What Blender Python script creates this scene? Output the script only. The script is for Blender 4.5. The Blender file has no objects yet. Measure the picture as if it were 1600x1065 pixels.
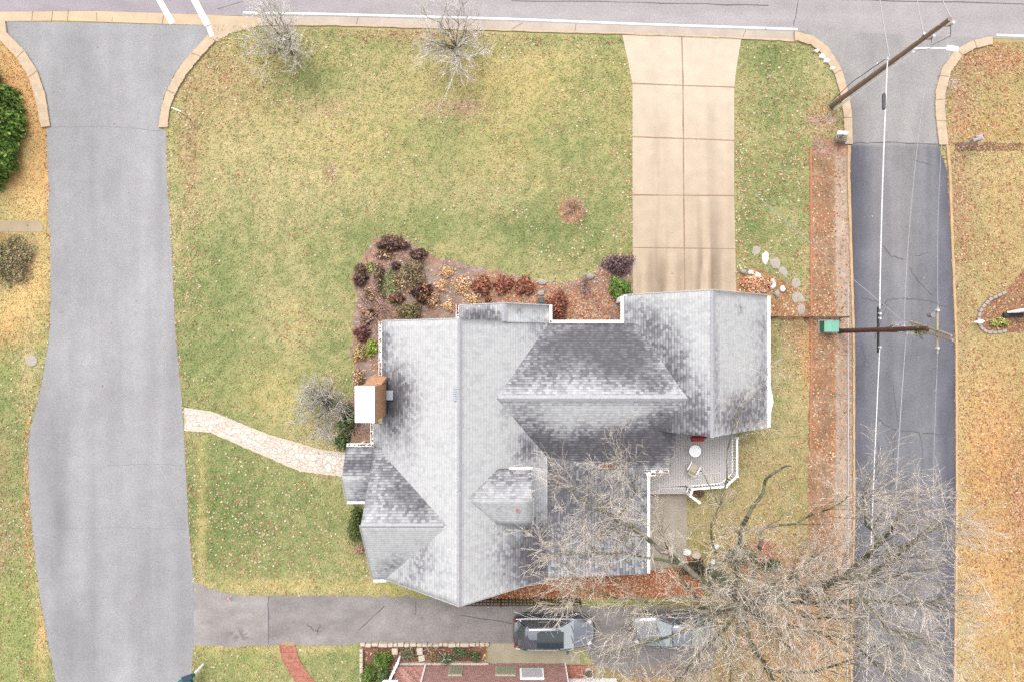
import bpy, math, random
import numpy as np
from mathutils import Vector, Matrix

rnd = random.Random(7)
rng = np.random.default_rng(7)
SC = bpy.context.scene
COL = SC.collection

# ------------------------------------------------------------------ camera, sky, sun, exposure
H = 40.25            # drone height, metres
S = 26.5             # photo pixels per metre on the ground
cam_d = bpy.data.cameras.new('camera'); cam = bpy.data.objects.new('camera', cam_d); COL.objects.link(cam)
cam.location = (0, 0, H); cam.rotation_euler = (0, 0, 0)
cam_d.sensor_width = 36; cam_d.lens = 24; cam_d.clip_start = 0.5; cam_d.clip_end = 3000
SC.camera = cam
SUN_EL, SUN_AZ = math.radians(64), math.radians(-20)
w = bpy.data.worlds.new('World'); SC.world = w; w.use_nodes = True
nt = w.node_tree
sky = nt.nodes.new('ShaderNodeTexSky'); sky.sky_type = 'NISHITA'; sky.sun_disc = False
sky.sun_elevation = SUN_EL; sky.sun_rotation = SUN_AZ; sky.dust_density = 4
hs = nt.nodes.new('ShaderNodeHueSaturation'); hs.inputs['Saturation'].default_value = 0.10
bg = nt.nodes['Background']; bg.inputs['Strength'].default_value = 0.15
nt.links.new(sky.outputs[0], hs.inputs['Color']); nt.links.new(hs.outputs[0], bg.inputs['Color'])
sl = bpy.data.lights.new('sun', 'SUN'); sl.energy = .9; sl.angle = math.radians(35); sl.color = (1.0, 0.95, 0.88)
so = bpy.data.objects.new('sun', sl); COL.objects.link(so)
so.rotation_euler = (math.radians(-26), 0, math.radians(20)); so.location = (0, 0, 60)
SC.view_settings.view_transform = 'Standard'; SC.view_settings.look = 'None'
SC.view_settings.gamma = 1; SC.view_settings.exposure = 1.66
SC.render.film_transparent = False
try:
    SC.cycles.max_bounces = 5; SC.cycles.use_denoising = False
except Exception: pass

# ------------------------------------------------------------------ helpers
def G(px, py, z=0.0):
    """photo position of something standing z metres above the ground -> world"""
    f = (H - z) / H
    return Vector(((px - 800) / S * f, (532.5 - py) / S * f, z))
def lin(c):
    c = c / 255.0
    return c / 12.92 if c <= 0.04045 else ((c + 0.055) / 1.055) ** 2.4
KEXP = 3.0
def A(r, g, b): return (lin(r) / KEXP, lin(g) / KEXP, lin(b) / KEXP)
def Anp(a):
    a = np.asarray(a, float) / 255.0
    return np.where(a <= 0.04045, a / 12.92, ((a + 0.055) / 1.055) ** 2.4) / KEXP

def tag(o, label=None, cat=None, group=None, kind=None):
    if label: o['label'] = label
    if cat: o['category'] = cat
    if group: o['group'] = group
    if kind: o['kind'] = kind
    return o
def empty(name, loc, rz=0.0, label=None, cat=None, group=None):
    o = bpy.data.objects.new(name, None); COL.objects.link(o)
    o.location = loc; o.rotation_euler = (0, 0, rz); o.empty_display_size = 0.3
    return tag(o, label, cat, group)
def link(name, me, mat, parent=None, smooth=False):
    o = bpy.data.objects.new(name, me); COL.objects.link(o)
    if mat: me.materials.append(mat)
    if parent is not None: o.parent = parent
    if smooth: me.polygons.foreach_set('use_smooth', np.ones(len(me.polygons), bool))
    return o
def np_mesh(name, V, F, colors=None, uv=None):
    """V (n,3), F (m,3|4) arrays; colors (n,3) per vertex albedo"""
    me = bpy.data.meshes.new(name)
    V = np.asarray(V, np.float32); F = np.asarray(F, np.int32); k = F.shape[1]
    me.vertices.add(len(V)); me.vertices.foreach_set('co', V.ravel())
    me.loops.add(F.size); me.loops.foreach_set('vertex_index', F.ravel())
    me.polygons.add(len(F)); me.polygons.foreach_set('loop_start', np.arange(0, F.size, k, dtype=np.int32))
    if colors is not None:
        at = me.color_attributes.new('tint', 'FLOAT_COLOR', 'POINT')
        c4 = np.ones((len(V), 4), np.float32); c4[:, :3] = colors
        at.data.foreach_set('color', c4.ravel())
    if uv is not None:
        ul = me.uv_layers.new(name='UVMap')
        ul.data.foreach_set('uv', np.asarray(uv, np.float32)[F.ravel()].ravel())
    me.update(calc_edges=True); me.validate()
    return me

class MB:
    """collects simple solids into one mesh"""
    def __init__(s): s.v = []; s.f = []
    def add(s, vs, fs):
        n = len(s.v); s.v += [tuple(v) for v in vs]; s.f += [tuple(i + n for i in f) for f in fs]; return s
    def box(s, cx, cy, cz, sx, sy, sz, rz=0.0, bev=0.0):
        c, sn = math.cos(rz), math.sin(rz)
        def P(x, y, z): return (cx + x * c - y * sn, cy + x * sn + y * c, cz + z)
        x, y, z = sx / 2, sy / 2, sz / 2
        if bev <= 0:
            vs = [P(i * x, j * y, k * z) for k in (-1, 1) for j in (-1, 1) for i in (-1, 1)]
            return s.add(vs, [(0, 2, 3, 1), (4, 5, 7, 6), (0, 1, 5, 4), (2, 6, 7, 3), (0, 4, 6, 2), (1, 3, 7, 5)])
        b = min(bev, x * .9, y * .9, z * .9)
        rings = []
        for zz, ins in ((-z, b), (-z + b, 0), (z - b, 0), (z, b)):
            xx, yy = x - ins, y - ins
            bb = b * .6
            rings.append([P(-xx + bb, -yy, zz), P(xx - bb, -yy, zz), P(xx, -yy + bb, zz), P(xx, yy - bb, zz),
                          P(xx - bb, yy, zz), P(-xx + bb, yy, zz), P(-xx, yy - bb, zz), P(-xx, -yy + bb, zz)])
        vs = [p for r in rings for p in r]; fs = [tuple(range(7, -1, -1)), tuple(24 + i for i in range(8))]
        for k in range(3):
            for i in range(8): fs.append((k * 8 + i, k * 8 + (i + 1) % 8, k * 8 + 8 + (i + 1) % 8, k * 8 + 8 + i))
        return s.add(vs, fs)
    def tube(s, pts, r, n=8, cap=True):
        pts = [Vector(p) for p in pts]; rs = r if isinstance(r, (list, tuple)) else [r] * len(pts)
        rings = []
        for i, p in enumerate(pts):
            t = (pts[min(i + 1, len(pts) - 1)] - pts[max(i - 1, 0)])
            t = t.normalized() if t.length > 1e-6 else Vector((0, 0, 1))
            a = t.cross(Vector((0, 0, 1))) if abs(t.z) < .9 else t.cross(Vector((1, 0, 0))); a.normalize(); b = t.cross(a)
            rings.append([p + (a * math.cos(2 * math.pi * k / n) + b * math.sin(2 * math.pi * k / n)) * rs[i] for k in range(n)])
        vs = [v for R in rings for v in R]; fs = []
        for i in range(len(pts) - 1):
            for k in range(n): fs.append((i * n + k, i * n + (k + 1) % n, (i + 1) * n + (k + 1) % n, (i + 1) * n + k))
        if cap: fs += [tuple(range(n - 1, -1, -1)), tuple((len(pts) - 1) * n + k for k in range(n))]
        return s.add(vs, fs)
    def prism(s, poly, z0, z1):
        """poly: list of (x,y) CCW"""
        n = len(poly)
        vs = [(p[0], p[1], z0) for p in poly] + [(p[0], p[1], z1) for p in poly]
        fs = [tuple(range(n - 1, -1, -1)), tuple(range(n, 2 * n))] + [(i, (i + 1) % n, n + (i + 1) % n, n + i) for i in range(n)]
        return s.add(vs, fs)
    def build(s, name, mat, parent=None, smooth=False):
        me = bpy.data.meshes.new(name); me.from_pydata(s.v, [], s.f); me.update()
        o = link(name, me, mat, parent, smooth)
        return o

# -- value noise in numpy
class Noise:
    def __init__(s, seed): s.t = np.random.default_rng(seed).random((256, 256))
    def __call__(s, x, y):
        xi = np.floor(x).astype(int); yi = np.floor(y).astype(int); fx = x - xi; fy = y - yi
        fx = fx * fx * (3 - 2 * fx); fy = fy * fy * (3 - 2 * fy)
        a = s.t[xi % 256, yi % 256]; b = s.t[(xi + 1) % 256, yi % 256]; c = s.t[xi % 256, (yi + 1) % 256]; d = s.t[(xi + 1) % 256, (yi + 1) % 256]
        return (a * (1 - fx) + b * fx) * (1 - fy) + (c * (1 - fx) + d * fx) * fy
def fbm(n, x, y, sc, oc=4):
    v = 0; a = .5; t = 0
    for i in range(oc): v = v + a * n(x * sc + 17 * i, y * sc + 31 * i); t += a; a *= .55; sc *= 2.1
    return v / t
N1, N2, N3 = Noise(1), Noise(2), Noise(3)
def sstep(a, b, x): t = np.clip((x - a) / (b - a), 0, 1); return t * t * (3 - 2 * t)
def pip(px, py, poly):
    inside = np.zeros(px.shape, bool); n = len(poly)
    for i in range(n):
        x0, y0 = poly[i]; x1, y1 = poly[(i + 1) % n]
        c = ((y0 > py) != (y1 > py))
        xx = (x1 - x0) * (py - y0) / ((y1 - y0) if y1 != y0 else 1e-9) + x0
        inside ^= c & (px < xx)
    return inside

# ------------------------------------------------------------------ materials
def new_mat(name):
    m = bpy.data.materials.new(name); m.use_nodes = True
    return m, m.node_tree, m.node_tree.nodes['Principled BSDF']
def nd(t, kind, **kw):
    n = t.nodes.new(kind)
    for k, v in kw.items():
        if k in n.inputs: n.inputs[k].default_value = v
        else: setattr(n, k, v)
    return n
def mat(name, col, rough=.7, metal=0.0, var=.12, scale=6.0, bump=0.0, spec=.3, fine=40.0, coat=0.0):
    """plain material with two scales of colour variation"""
    m, t, p = new_mat(name)
    tc = nd(t, 'ShaderNodeTexCoord'); n1 = nd(t, 'ShaderNodeTexNoise', Scale=scale, Detail=5.0); n2 = nd(t, 'ShaderNodeTexNoise', Scale=fine, Detail=3.0)
    t.links.new(tc.outputs['Object'], n1.inputs['Vector']); t.links.new(tc.outputs['Object'], n2.inputs['Vector'])
    ad = nd(t, 'ShaderNodeMath', operation='ADD'); t.links.new(n1.outputs['Fac'], ad.inputs[0]); t.links.new(n2.outputs['Fac'], ad.inputs[1])
    mr = nd(t, 'ShaderNodeMapRange'); mr.inputs['From Min'].default_value = .6; mr.inputs['From Max'].default_value = 1.4
    mr.inputs['To Min'].default_value = 1 - var; mr.inputs['To Max'].default_value = 1 + var
    t.links.new(ad.outputs[0], mr.inputs['Value'])
    mu = nd(t, 'ShaderNodeVectorMath', operation='SCALE'); mu.inputs[0].default_value = col[:3]; t.links.new(mr.outputs[0], mu.inputs['Scale'])
    t.links.new(mu.outputs[0], p.inputs['Base Color'])
    p.inputs['Roughness'].default_value = rough; p.inputs['Metallic'].default_value = metal
    p.inputs['Specular IOR Level'].default_value = spec; p.inputs['Coat Weight'].default_value = coat
    if coat: p.inputs['Coat IOR'].default_value = 1.9
    if bump:
        b = nd(t, 'ShaderNodeBump', Strength=bump, Distance=.02); t.links.new(n2.outputs['Fac'], b.inputs['Height']); t.links.new(b.outputs[0], p.inputs['Normal'])
    return m
def mat_tint(name, rough=.85, var=.25, scale=25.0, var2=.10, scale2=5.0, bump=.3, spec=.2):
    """colour from the mesh's own 'tint' attribute times procedural grain"""
    m, t, p = new_mat(name)
    at = nd(t, 'ShaderNodeAttribute', attribute_name='tint')
    tc = nd(t, 'ShaderNodeTexCoord'); n1 = nd(t, 'ShaderNodeTexNoise', Scale=scale, Detail=4.0, Roughness=.7); n2 = nd(t, 'ShaderNodeTexNoise', Scale=scale2, Detail=4.0)
    for n in (n1, n2): t.links.new(tc.outputs['Object'], n.inputs['Vector'])
    a = nd(t, 'ShaderNodeMapRange'); b = nd(t, 'ShaderNodeMapRange')
    for q, n, v in ((a, n1, var), (b, n2, var2)):
        q.inputs['From Min'].default_value = .3; q.inputs['From Max'].default_value = .7
        q.inputs['To Min'].default_value = 1 - v; q.inputs['To Max'].default_value = 1 + v; t.links.new(n.outputs['Fac'], q.inputs['Value'])
    mm = nd(t, 'ShaderNodeMath', operation='MULTIPLY'); t.links.new(a.outputs[0], mm.inputs[0]); t.links.new(b.outputs[0], mm.inputs[1])
    mu = nd(t, 'ShaderNodeVectorMath', operation='SCALE'); t.links.new(at.outputs['Color'], mu.inputs[0]); t.links.new(mm.outputs[0], mu.inputs['Scale'])
    t.links.new(mu.outputs[0], p.inputs['Base Color']); p.inputs['Roughness'].default_value = rough; p.inputs['Specular IOR Level'].default_value = spec
    if bump:
        bp = nd(t, 'ShaderNodeBump', Strength=bump, Distance=.03); t.links.new(n1.outputs['Fac'], bp.inputs['Height']); t.links.new(bp.outputs[0], p.inputs['Normal'])
    return m
def mat_shingle():
    m, t, p = new_mat('asphalt_shingles')
    uv = nd(t, 'ShaderNodeUVMap', uv_map='UVMap'); at = nd(t, 'ShaderNodeAttribute', attribute_name='tint')
    br = nd(t, 'ShaderNodeTexBrick'); br.offset = .5; br.squash = 1
    br.inputs['Color1'].default_value = (1, 1, 1, 1); br.inputs['Color2'].default_value = (.0, .0, .0, 1); br.inputs['Mortar'].default_value = (.5, .5, .5, 1)
    br.inputs['Scale'].default_value = 1.0; br.inputs['Brick Width'].default_value = .19; br.inputs['Row Height'].default_value = .17
    br.inputs['Mortar Size'].default_value = .006; br.inputs['Mortar Smooth'].default_value = .1; br.inputs['Bias'].default_value = 0
    t.links.new(uv.outputs[0], br.inputs['Vector'])
    sep = nd(t, 'ShaderNodeSeparateXYZ'); t.links.new(uv.outputs[0], sep.inputs[0])
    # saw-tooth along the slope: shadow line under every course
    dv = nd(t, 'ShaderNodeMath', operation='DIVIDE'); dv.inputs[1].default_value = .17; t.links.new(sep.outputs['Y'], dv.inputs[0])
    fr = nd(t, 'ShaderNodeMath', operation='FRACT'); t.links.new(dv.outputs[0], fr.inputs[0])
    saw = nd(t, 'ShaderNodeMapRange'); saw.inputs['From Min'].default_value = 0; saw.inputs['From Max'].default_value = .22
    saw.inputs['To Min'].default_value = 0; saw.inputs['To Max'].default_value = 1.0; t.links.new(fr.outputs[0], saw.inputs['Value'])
    no = nd(t, 'ShaderNodeTexNoise', Scale=2.0, Detail=6.0, Roughness=.65); mpp = nd(t, 'ShaderNodeMapping'); mpp.inputs['Scale'].default_value = (2.2, .55, 1); t.links.new(uv.outputs[0], mpp.inputs['Vector']); t.links.new(mpp.outputs[0], no.inputs['Vector'])
    nf = nd(t, 'ShaderNodeTexNoise', Scale=28.0, Detail=3.0); t.links.new(uv.outputs[0], nf.inputs['Vector'])
    bw = nd(t, 'ShaderNodeSeparateColor'); t.links.new(br.outputs['Color'], bw.inputs[0])
    # stain amount in tint.r (0 clean, 1 dark), broken up by tabs and noise
    sc = nd(t, 'ShaderNodeSeparateColor'); t.links.new(at.outputs['Color'], sc.inputs[0])
    def mth(op, a, b):
        n = nd(t, 'ShaderNodeMath', operation=op)
        for i, q in enumerate((a, b)):
            if isinstance(q, (int, float)): n.inputs[i].default_value = q
            else: t.links.new(q, n.inputs[i])
        return n.outputs[0]
    tab = mth('SUBTRACT', bw.outputs[0], .5)                           # -.5 .. .5
    amp = mth('ADD', .16, mth('MULTIPLY', mth('MULTIPLY', sc.outputs[0], mth('SUBTRACT', 1.05, sc.outputs[0])), 1.35))
    s1 = mth('ADD', sc.outputs[0], mth('MULTIPLY', tab, amp))
    s1 = mth('ADD', s1, mth('MULTIPLY', mth('SUBTRACT', no.outputs['Fac'], .5), .55))
    # bare courses show the line more where stained
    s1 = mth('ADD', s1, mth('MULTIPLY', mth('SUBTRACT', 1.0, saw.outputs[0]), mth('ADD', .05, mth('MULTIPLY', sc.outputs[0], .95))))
    cl = nd(t, 'ShaderNodeClamp'); t.links.new(s1, cl.inputs['Value'])
    rp = nd(t, 'ShaderNodeValToRGB'); t.links.new(cl.outputs[0], rp.inputs['Fac'])
    e = rp.color_ramp.elements; e[0].position = 0; e[0].color = (*A(232, 232, 233), 1); e[1].position = 1; e[1].color = (*A(104, 102, 108), 1)
    x = e.new(.35); x.color = (*A(198, 198, 202), 1); x = e.new(.7); x.color = (*A(146, 144, 150), 1)
    vr = mth('ADD', .82, mth('MULTIPLY', nf.outputs['Fac'], .36)); vr = mth('MULTIPLY', vr, mth('ADD', 1.0, mth('MULTIPLY', tab, .10)))
    mu = nd(t, 'ShaderNodeVectorMath', operation='SCALE'); t.links.new(rp.outputs[0], mu.inputs[0]); t.links.new(vr, mu.inputs['Scale'])
    t.links.new(mu.outputs[0], p.inputs['Base Color']); p.inputs['Roughness'].default_value = .8; p.inputs['Specular IOR Level'].default_value = .25
    bp = nd(t, 'ShaderNodeBump', Strength=.6, Distance=.03); t.links.new(fr.outputs[0], bp.inputs['Height']); t.links.new(bp.outputs[0], p.inputs['Normal'])
    bp.invert = True
    return m
def mat_brick(name, c1, c2, mortar, bw=.22, rh=.075, ms=.012, use_uv=False):
    m, t, p = new_mat(name)
    tc = nd(t, 'ShaderNodeTexCoord'); br = nd(t, 'ShaderNodeTexBrick')
    br.inputs['Color1'].default_value = (*c1, 1); br.inputs['Color2'].default_value = (*c2, 1); br.inputs['Mortar'].default_value = (*mortar, 1)
    br.inputs['Scale'].default_value = 1; br.inputs['Brick Width'].default_value = bw; br.inputs['Row Height'].default_value = rh; br.inputs['Mortar Size'].default_value = ms
    if use_uv: t.links.new(tc.outputs['Object'], br.inputs['Vector'])
    else:
        sp = nd(t, 'ShaderNodeSeparateXYZ'); t.links.new(tc.outputs['Object'], sp.inputs[0])
        ad = nd(t, 'ShaderNodeMath', operation='ADD'); t.links.new(sp.outputs['X'], ad.inputs[0]); t.links.new(sp.outputs['Y'], ad.inputs[1])
        cb = nd(t, 'ShaderNodeCombineXYZ'); t.links.new(ad.outputs[0], cb.inputs['X']); t.links.new(sp.outputs['Z'], cb.inputs['Y']); t.links.new(cb.outputs[0], br.inputs['Vector'])
    no = nd(t, 'ShaderNodeTexNoise', Scale=7.0, Detail=5.0); t.links.new(tc.outputs['Object'], no.inputs['Vector'])
    mr = nd(t, 'ShaderNodeMapRange'); mr.inputs['From Min'].default_value = .3; mr.inputs['From Max'].default_value = .7; mr.inputs['To Min'].default_value = .75; mr.inputs['To Max'].default_value = 1.25
    t.links.new(no.outputs['Fac'], mr.inputs['Value'])
    mu = nd(t, 'ShaderNodeVectorMath', operation='SCALE'); t.links.new(br.outputs['Color'], mu.inputs[0]); t.links.new(mr.outputs[0], mu.inputs['Scale'])
    t.links.new(mu.outputs[0], p.inputs['Base Color']); p.inputs['Roughness'].default_value = .9; p.inputs['Specular IOR Level'].default_value = .15
    bp = nd(t, 'ShaderNodeBump', Strength=.4, Distance=.01); t.links.new(br.outputs['Fac'], bp.inputs['Height']); bp.invert = True; t.links.new(bp.outputs[0], p.inputs['Normal'])
    return m
def mat_flagstone():
    m, t, p = new_mat('flagstone_paving')
    tc = nd(t, 'ShaderNodeTexCoord')
    wn = nd(t, 'ShaderNodeTexNoise', Scale=3.0, Detail=3.0); t.links.new(tc.outputs['Object'], wn.inputs['Vector'])
    mx = nd(t, 'ShaderNodeVectorMath', operation='MULTIPLY_ADD'); mx.inputs[1].default_value = (.25, .25, 0); t.links.new(wn.outputs['Color'], mx.inputs[0]); t.links.new(tc.outputs['Object'], mx.inputs[2])
    vo = nd(t, 'ShaderNodeTexVoronoi', Scale=3.2, feature='DISTANCE_TO_EDGE'); t.links.new(mx.outputs[0], vo.inputs['Vector'])
    vc = nd(t, 'ShaderNodeTexVoronoi', Scale=3.2); t.links.new(mx.outputs[0], vc.inputs['Vector'])
    mr = nd(t, 'ShaderNodeMapRange'); mr.inputs['From Min'].default_value = .015; mr.inputs['From Max'].default_value = .06; t.links.new(vo.outputs['Distance'], mr.inputs['Value'])
    sp = nd(t, 'ShaderNodeSeparateColor'); t.links.new(vc.outputs['Color'], sp.inputs[0])
    rp = nd(t, 'ShaderNodeValToRGB'); e = rp.color_ramp.elements; e[0].color = (*A(236, 220, 208), 1); e[1].color = (*A(252, 246, 238), 1); t.links.new(sp.outputs[0], rp.inputs['Fac'])
    x = e.new(.5); x.color = (*A(246, 234, 222), 1)
    mi = nd(t, 'ShaderNodeMix', data_type='RGBA'); mi.inputs[6].default_value = (*A(214, 190, 166), 1)
    t.links.new(mr.outputs[0], mi.inputs[0]); t.links.new(rp.outputs[0], mi.inputs[7])
    no = nd(t, 'ShaderNodeTexNoise', Scale=14.0, Detail=5.0); t.links.new(tc.outputs['Object'], no.inputs['Vector'])
    m2 = nd(t, 'ShaderNodeMapRange'); m2.inputs['From Min'].default_value = .3; m2.inputs['From Max'].default_value = .7; m2.inputs['To Min'].default_value = .85; m2.inputs['To Max'].default_value = 1.1; t.links.new(no.outputs['Fac'], m2.inputs['Value'])
    mu = nd(t, 'ShaderNodeVectorMath', operation='SCALE'); t.links.new(mi.outputs[2], mu.inputs[0]); t.links.new(m2.outputs[0], mu.inputs['Scale'])
    t.links.new(mu.outputs[0], p.inputs['Base Color']); p.inputs['Roughness'].default_value = .9
    bp = nd(t, 'ShaderNodeBump', Strength=.5, Distance=.02); t.links.new(mr.outputs[0], bp.inputs['Height']); t.links.new(bp.outputs[0], p.inputs['Normal'])
    return m

M = {}
M['ground'] = mat_tint('lawn_soil', var=.16, scale=9.0, var2=.08, scale2=1.6, bump=.3)
M['foliage'] = mat_tint('leaf_tint', var=.15, scale=3.0, bump=0, rough=.7)
M['asphalt'] = mat_tint('asphalt', var=.23, scale=14.0, var2=.05, scale2=1.1, bump=.25)
M['concrete'] = mat_tint('concrete', var=.06, scale=18.0, var2=.06, scale2=1.5, bump=.1)
M['shingle'] = mat_shingle()
M['white'] = mat('white_paint', (.62, .62, .62), .5, var=.05)
M['rake'] = mat('pale_grey_trim', A(236, 234, 232), .6)
M['wirew'] = mat('white_cable_sheath', (.42, .42, .42), .5)
M['siding'] = mat('white_siding', (.42, .42, .45), .6, var=.05)
M['cap'] = mat('pale_metal_cap', (.72, .72, .72), .5, var=.04, scale=2)
M['chim'] = mat_brick('tan_orange_brick', A(252, 188, 140), A(238, 160, 112), A(238, 205, 175))
M['brick'] = mat_brick('weathered_pink_brick', A(226, 168, 158), A(200, 134, 126), A(228, 204, 196), bw=.24, rh=.08)
M['paver'] = mat_brick('red_brick_paving', A(214, 140, 118), A(190, 112, 92), A(190, 150, 130), bw=.22, rh=.11, use_uv=True)
M['flag'] = mat_flagstone()
M['paint'] = mat('road_paint', (.42, .42, .42), .7, var=.10, fine=60)
M['crack'] = mat('crack_tar', A(105, 100, 108), .8)
M['crackl'] = mat('faint_crack', A(150, 146, 150), .9)
M['joint'] = mat('joint_dirt', A(176, 142, 120), .95, var=.3)
M['curbc'] = mat('curb_concrete', A(226, 200, 170), .9, var=.22, scale=3.5, bump=.2)
M['curbo'] = mat('ochre_curb', A(226, 188, 144), .9, var=.25, scale=2.5, bump=.2)
M['mulch'] = mat_tint('mulch', var=.45, scale=14, var2=.2, scale2=3, bump=.6)
M['gravel'] = mat_tint('gravel', var=.4, scale=22, var2=.1, scale2=3, bump=.5)
M['glass'] = mat('dark_glass', (.02, .025, .03), .08, spec=.6, var=.1)
M['deck'] = mat('grey_deck_boards', A(238, 231, 229), .75, var=.10, scale=3)
M['stone'] = mat('limestone', A(236, 220, 198), .9, var=.15, scale=5, bump=.5)
M['stoneg'] = mat('grey_fieldstone', A(200, 188, 176), .9, var=.18, scale=6, bump=.5)
M['rubblew'] = mat('white_boulder', (.42, .40, .37), .85, var=.1, bump=.4)
M['bark'] = mat_tint('bark', var=.25, scale=8, bump=.3)
M['pole'] = mat('creosote_pole', A(176, 146, 126), .85, var=.3, scale=3, bump=.4)
M['polep'] = mat('weathered_timber', A(196, 180, 158), .85, var=.2, scale=4)
M['metal'] = mat('galvanised_metal', A(215, 215, 220), .45, .6, var=.06)
M['wire'] = mat('pale_cable', A(214, 211, 218), .5, var=.05)
M['wired'] = mat('dark_cable', A(95, 92, 98), .5, var=.05)
M['black'] = mat('black_rubber', (.012, .012, .014), .6, var=.1)
M['fence'] = mat('dark_brown_wood', A(110, 92, 72), .85, var=.2, scale=5)
M['teal'] = mat('teal_painted_steel', A(135, 205, 180), .5, var=.05)
M['teald'] = mat('dark_teal_plastic', A(20, 140, 125), .5, var=.05)
M['navy'] = mat('dark_blue_paint', A(60, 75, 100), .4, var=.05)
M['red'] = mat('red_fabric', A(215, 70, 75), .7)
M['pink'] = mat('pink_red_marker', A(230, 130, 150), .7)
M['cream'] = mat('cream_cushion', A(238, 226, 200), .8, bump=.2)
M['terra'] = mat('terracotta', A(205, 140, 110), .8)
M['carbody'] = mat('black_car_paint', (.03, .036, .052), .22, var=.03, spec=.8, coat=1.0)
M['carbody2'] = mat('grey_car_paint', (.05, .055, .07), .25, .0, var=.03, spec=.8, coat=1.0)
M['cartrim'] = mat('silver_trim', A(235, 235, 240), .3, .5, var=.03)
M['lens'] = mat('headlight_lens', A(245, 245, 248), .2, var=.03)
M['tail'] = mat('red_tail_lamp', A(200, 40, 50), .3, var=.03)
M['screen'] = mat('sky_sheen_windscreen', (.13, .15, .16), .10, spec=.9, var=.15, coat=1.0)  # pale base colour paints the sky's reflection into the windscreen
M['glasscar'] = mat('tinted_car_glass', (.045, .055, .06), .10, spec=.8, var=.1, coat=1.0)

# ------------------------------------------------------------------ regions measured on the photo (ground pixels)
LROAD_L = [(10, 34), (10, 52), (40, 80), (60, 112), (73, 150), (80, 198), (73, 199), (74, 260), (77, 290), (76, 345), (79, 370), (79, 480), (77, 530), (65, 600), (50, 660), (44, 690), (45, 740), (48, 798), (54, 860), (62, 930), (75, 1000), (87, 1065), (100, 1180), (110, 1500)]
LROAD_R = [(326, 40), (326, 57), (300, 82), (275, 112), (258, 145), (251, 175), (249, 200), (260, 205), (261, 280), (267, 360), (270, 430), (275, 530), (284, 620), (290, 720), (295, 820), (302, 900), (304, 935), (303, 1010), (298, 1065), (292, 1180), (285, 1500)]
RROAD_L = [(1250, 48), (1290, 72), (1314, 110), (1328, 165), (1330, 226), (1328, 266), (1331, 400), (1335, 532), (1335, 700), (1336, 798), (1333, 1065), (1330, 1500)]
RROAD_R = [(1548, 60), (1500, 74), (1472, 104), (1461, 150), (1466, 227), (1480, 268), (1486, 400), (1491, 532), (1492, 700), (1492, 798), (1489, 1065), (1486, 1500)]
HOUSE = [(592, 502), (718, 502), (720, 484), (858, 484), (858, 507), (977, 507), (977, 466), (1196, 466), (1196, 660), (1058, 672), (1045, 730), (1008, 730), (1008, 885), (845, 890), (713, 925), (610, 892), (595, 880), (578, 820), (580, 783), (550, 780), (548, 700), (592, 690)]
DRIVE = [(972, 55), (1158, 61), (1148, 137), (1147, 300), (1150, 480), (989, 480), (988, 133)]
SDRIVE = [(303, 907), (330, 920), (380, 929), (700, 932), (880, 948), (1110, 948), (1125, 1000), (1080, 1030), (970, 1040), (885, 1036), (762, 1036), (762, 1004), (303, 1008)]
BED_N = [(585, 372), (635, 372), (670, 398), (740, 415), (815, 433), (840, 440), (880, 442), (925, 430), (945, 405), (990, 402), (990, 470), (975, 500), (975, 515), (592, 520), (592, 690), (545, 690), (552, 600), (550, 520), (556, 470), (548, 430), (560, 412)]
BED_S = [(725, 918), (845, 890), (1008, 885), (1015, 880), (1080, 860), (1100, 930), (870, 935), (725, 935)]
BED_SW = [(565, 1008), (760, 1008), (760, 1036), (620, 1036), (600, 1080), (565, 1080)]
RSTRIP = [(1266, 235), (1306, 225), (1326, 230), (1331, 400), (1334, 532), (1334, 900), (1325, 960), (1262, 900), (1264, 600), (1265, 400)]
PATH = [(288, 636), (340, 645), (420, 680), (500, 703), (545, 708), (545, 745), (470, 735), (400, 705), (330, 675), (288, 672)]
def unp(x, y): return x * S + 800, 532.5 - y * S     # world -> photo ground pixel

CP = dict(tan=(222, 204, 152), yel=(222, 202, 136), mid=(186, 180, 120), grn=(152, 164, 103), dgr=(122, 140, 80), org=(238, 182, 122), str=(244, 206, 142), brn=(206, 164, 128), pnk=(220, 186, 158), lgr=(168, 176, 106), olv=(200, 180, 130))
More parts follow.
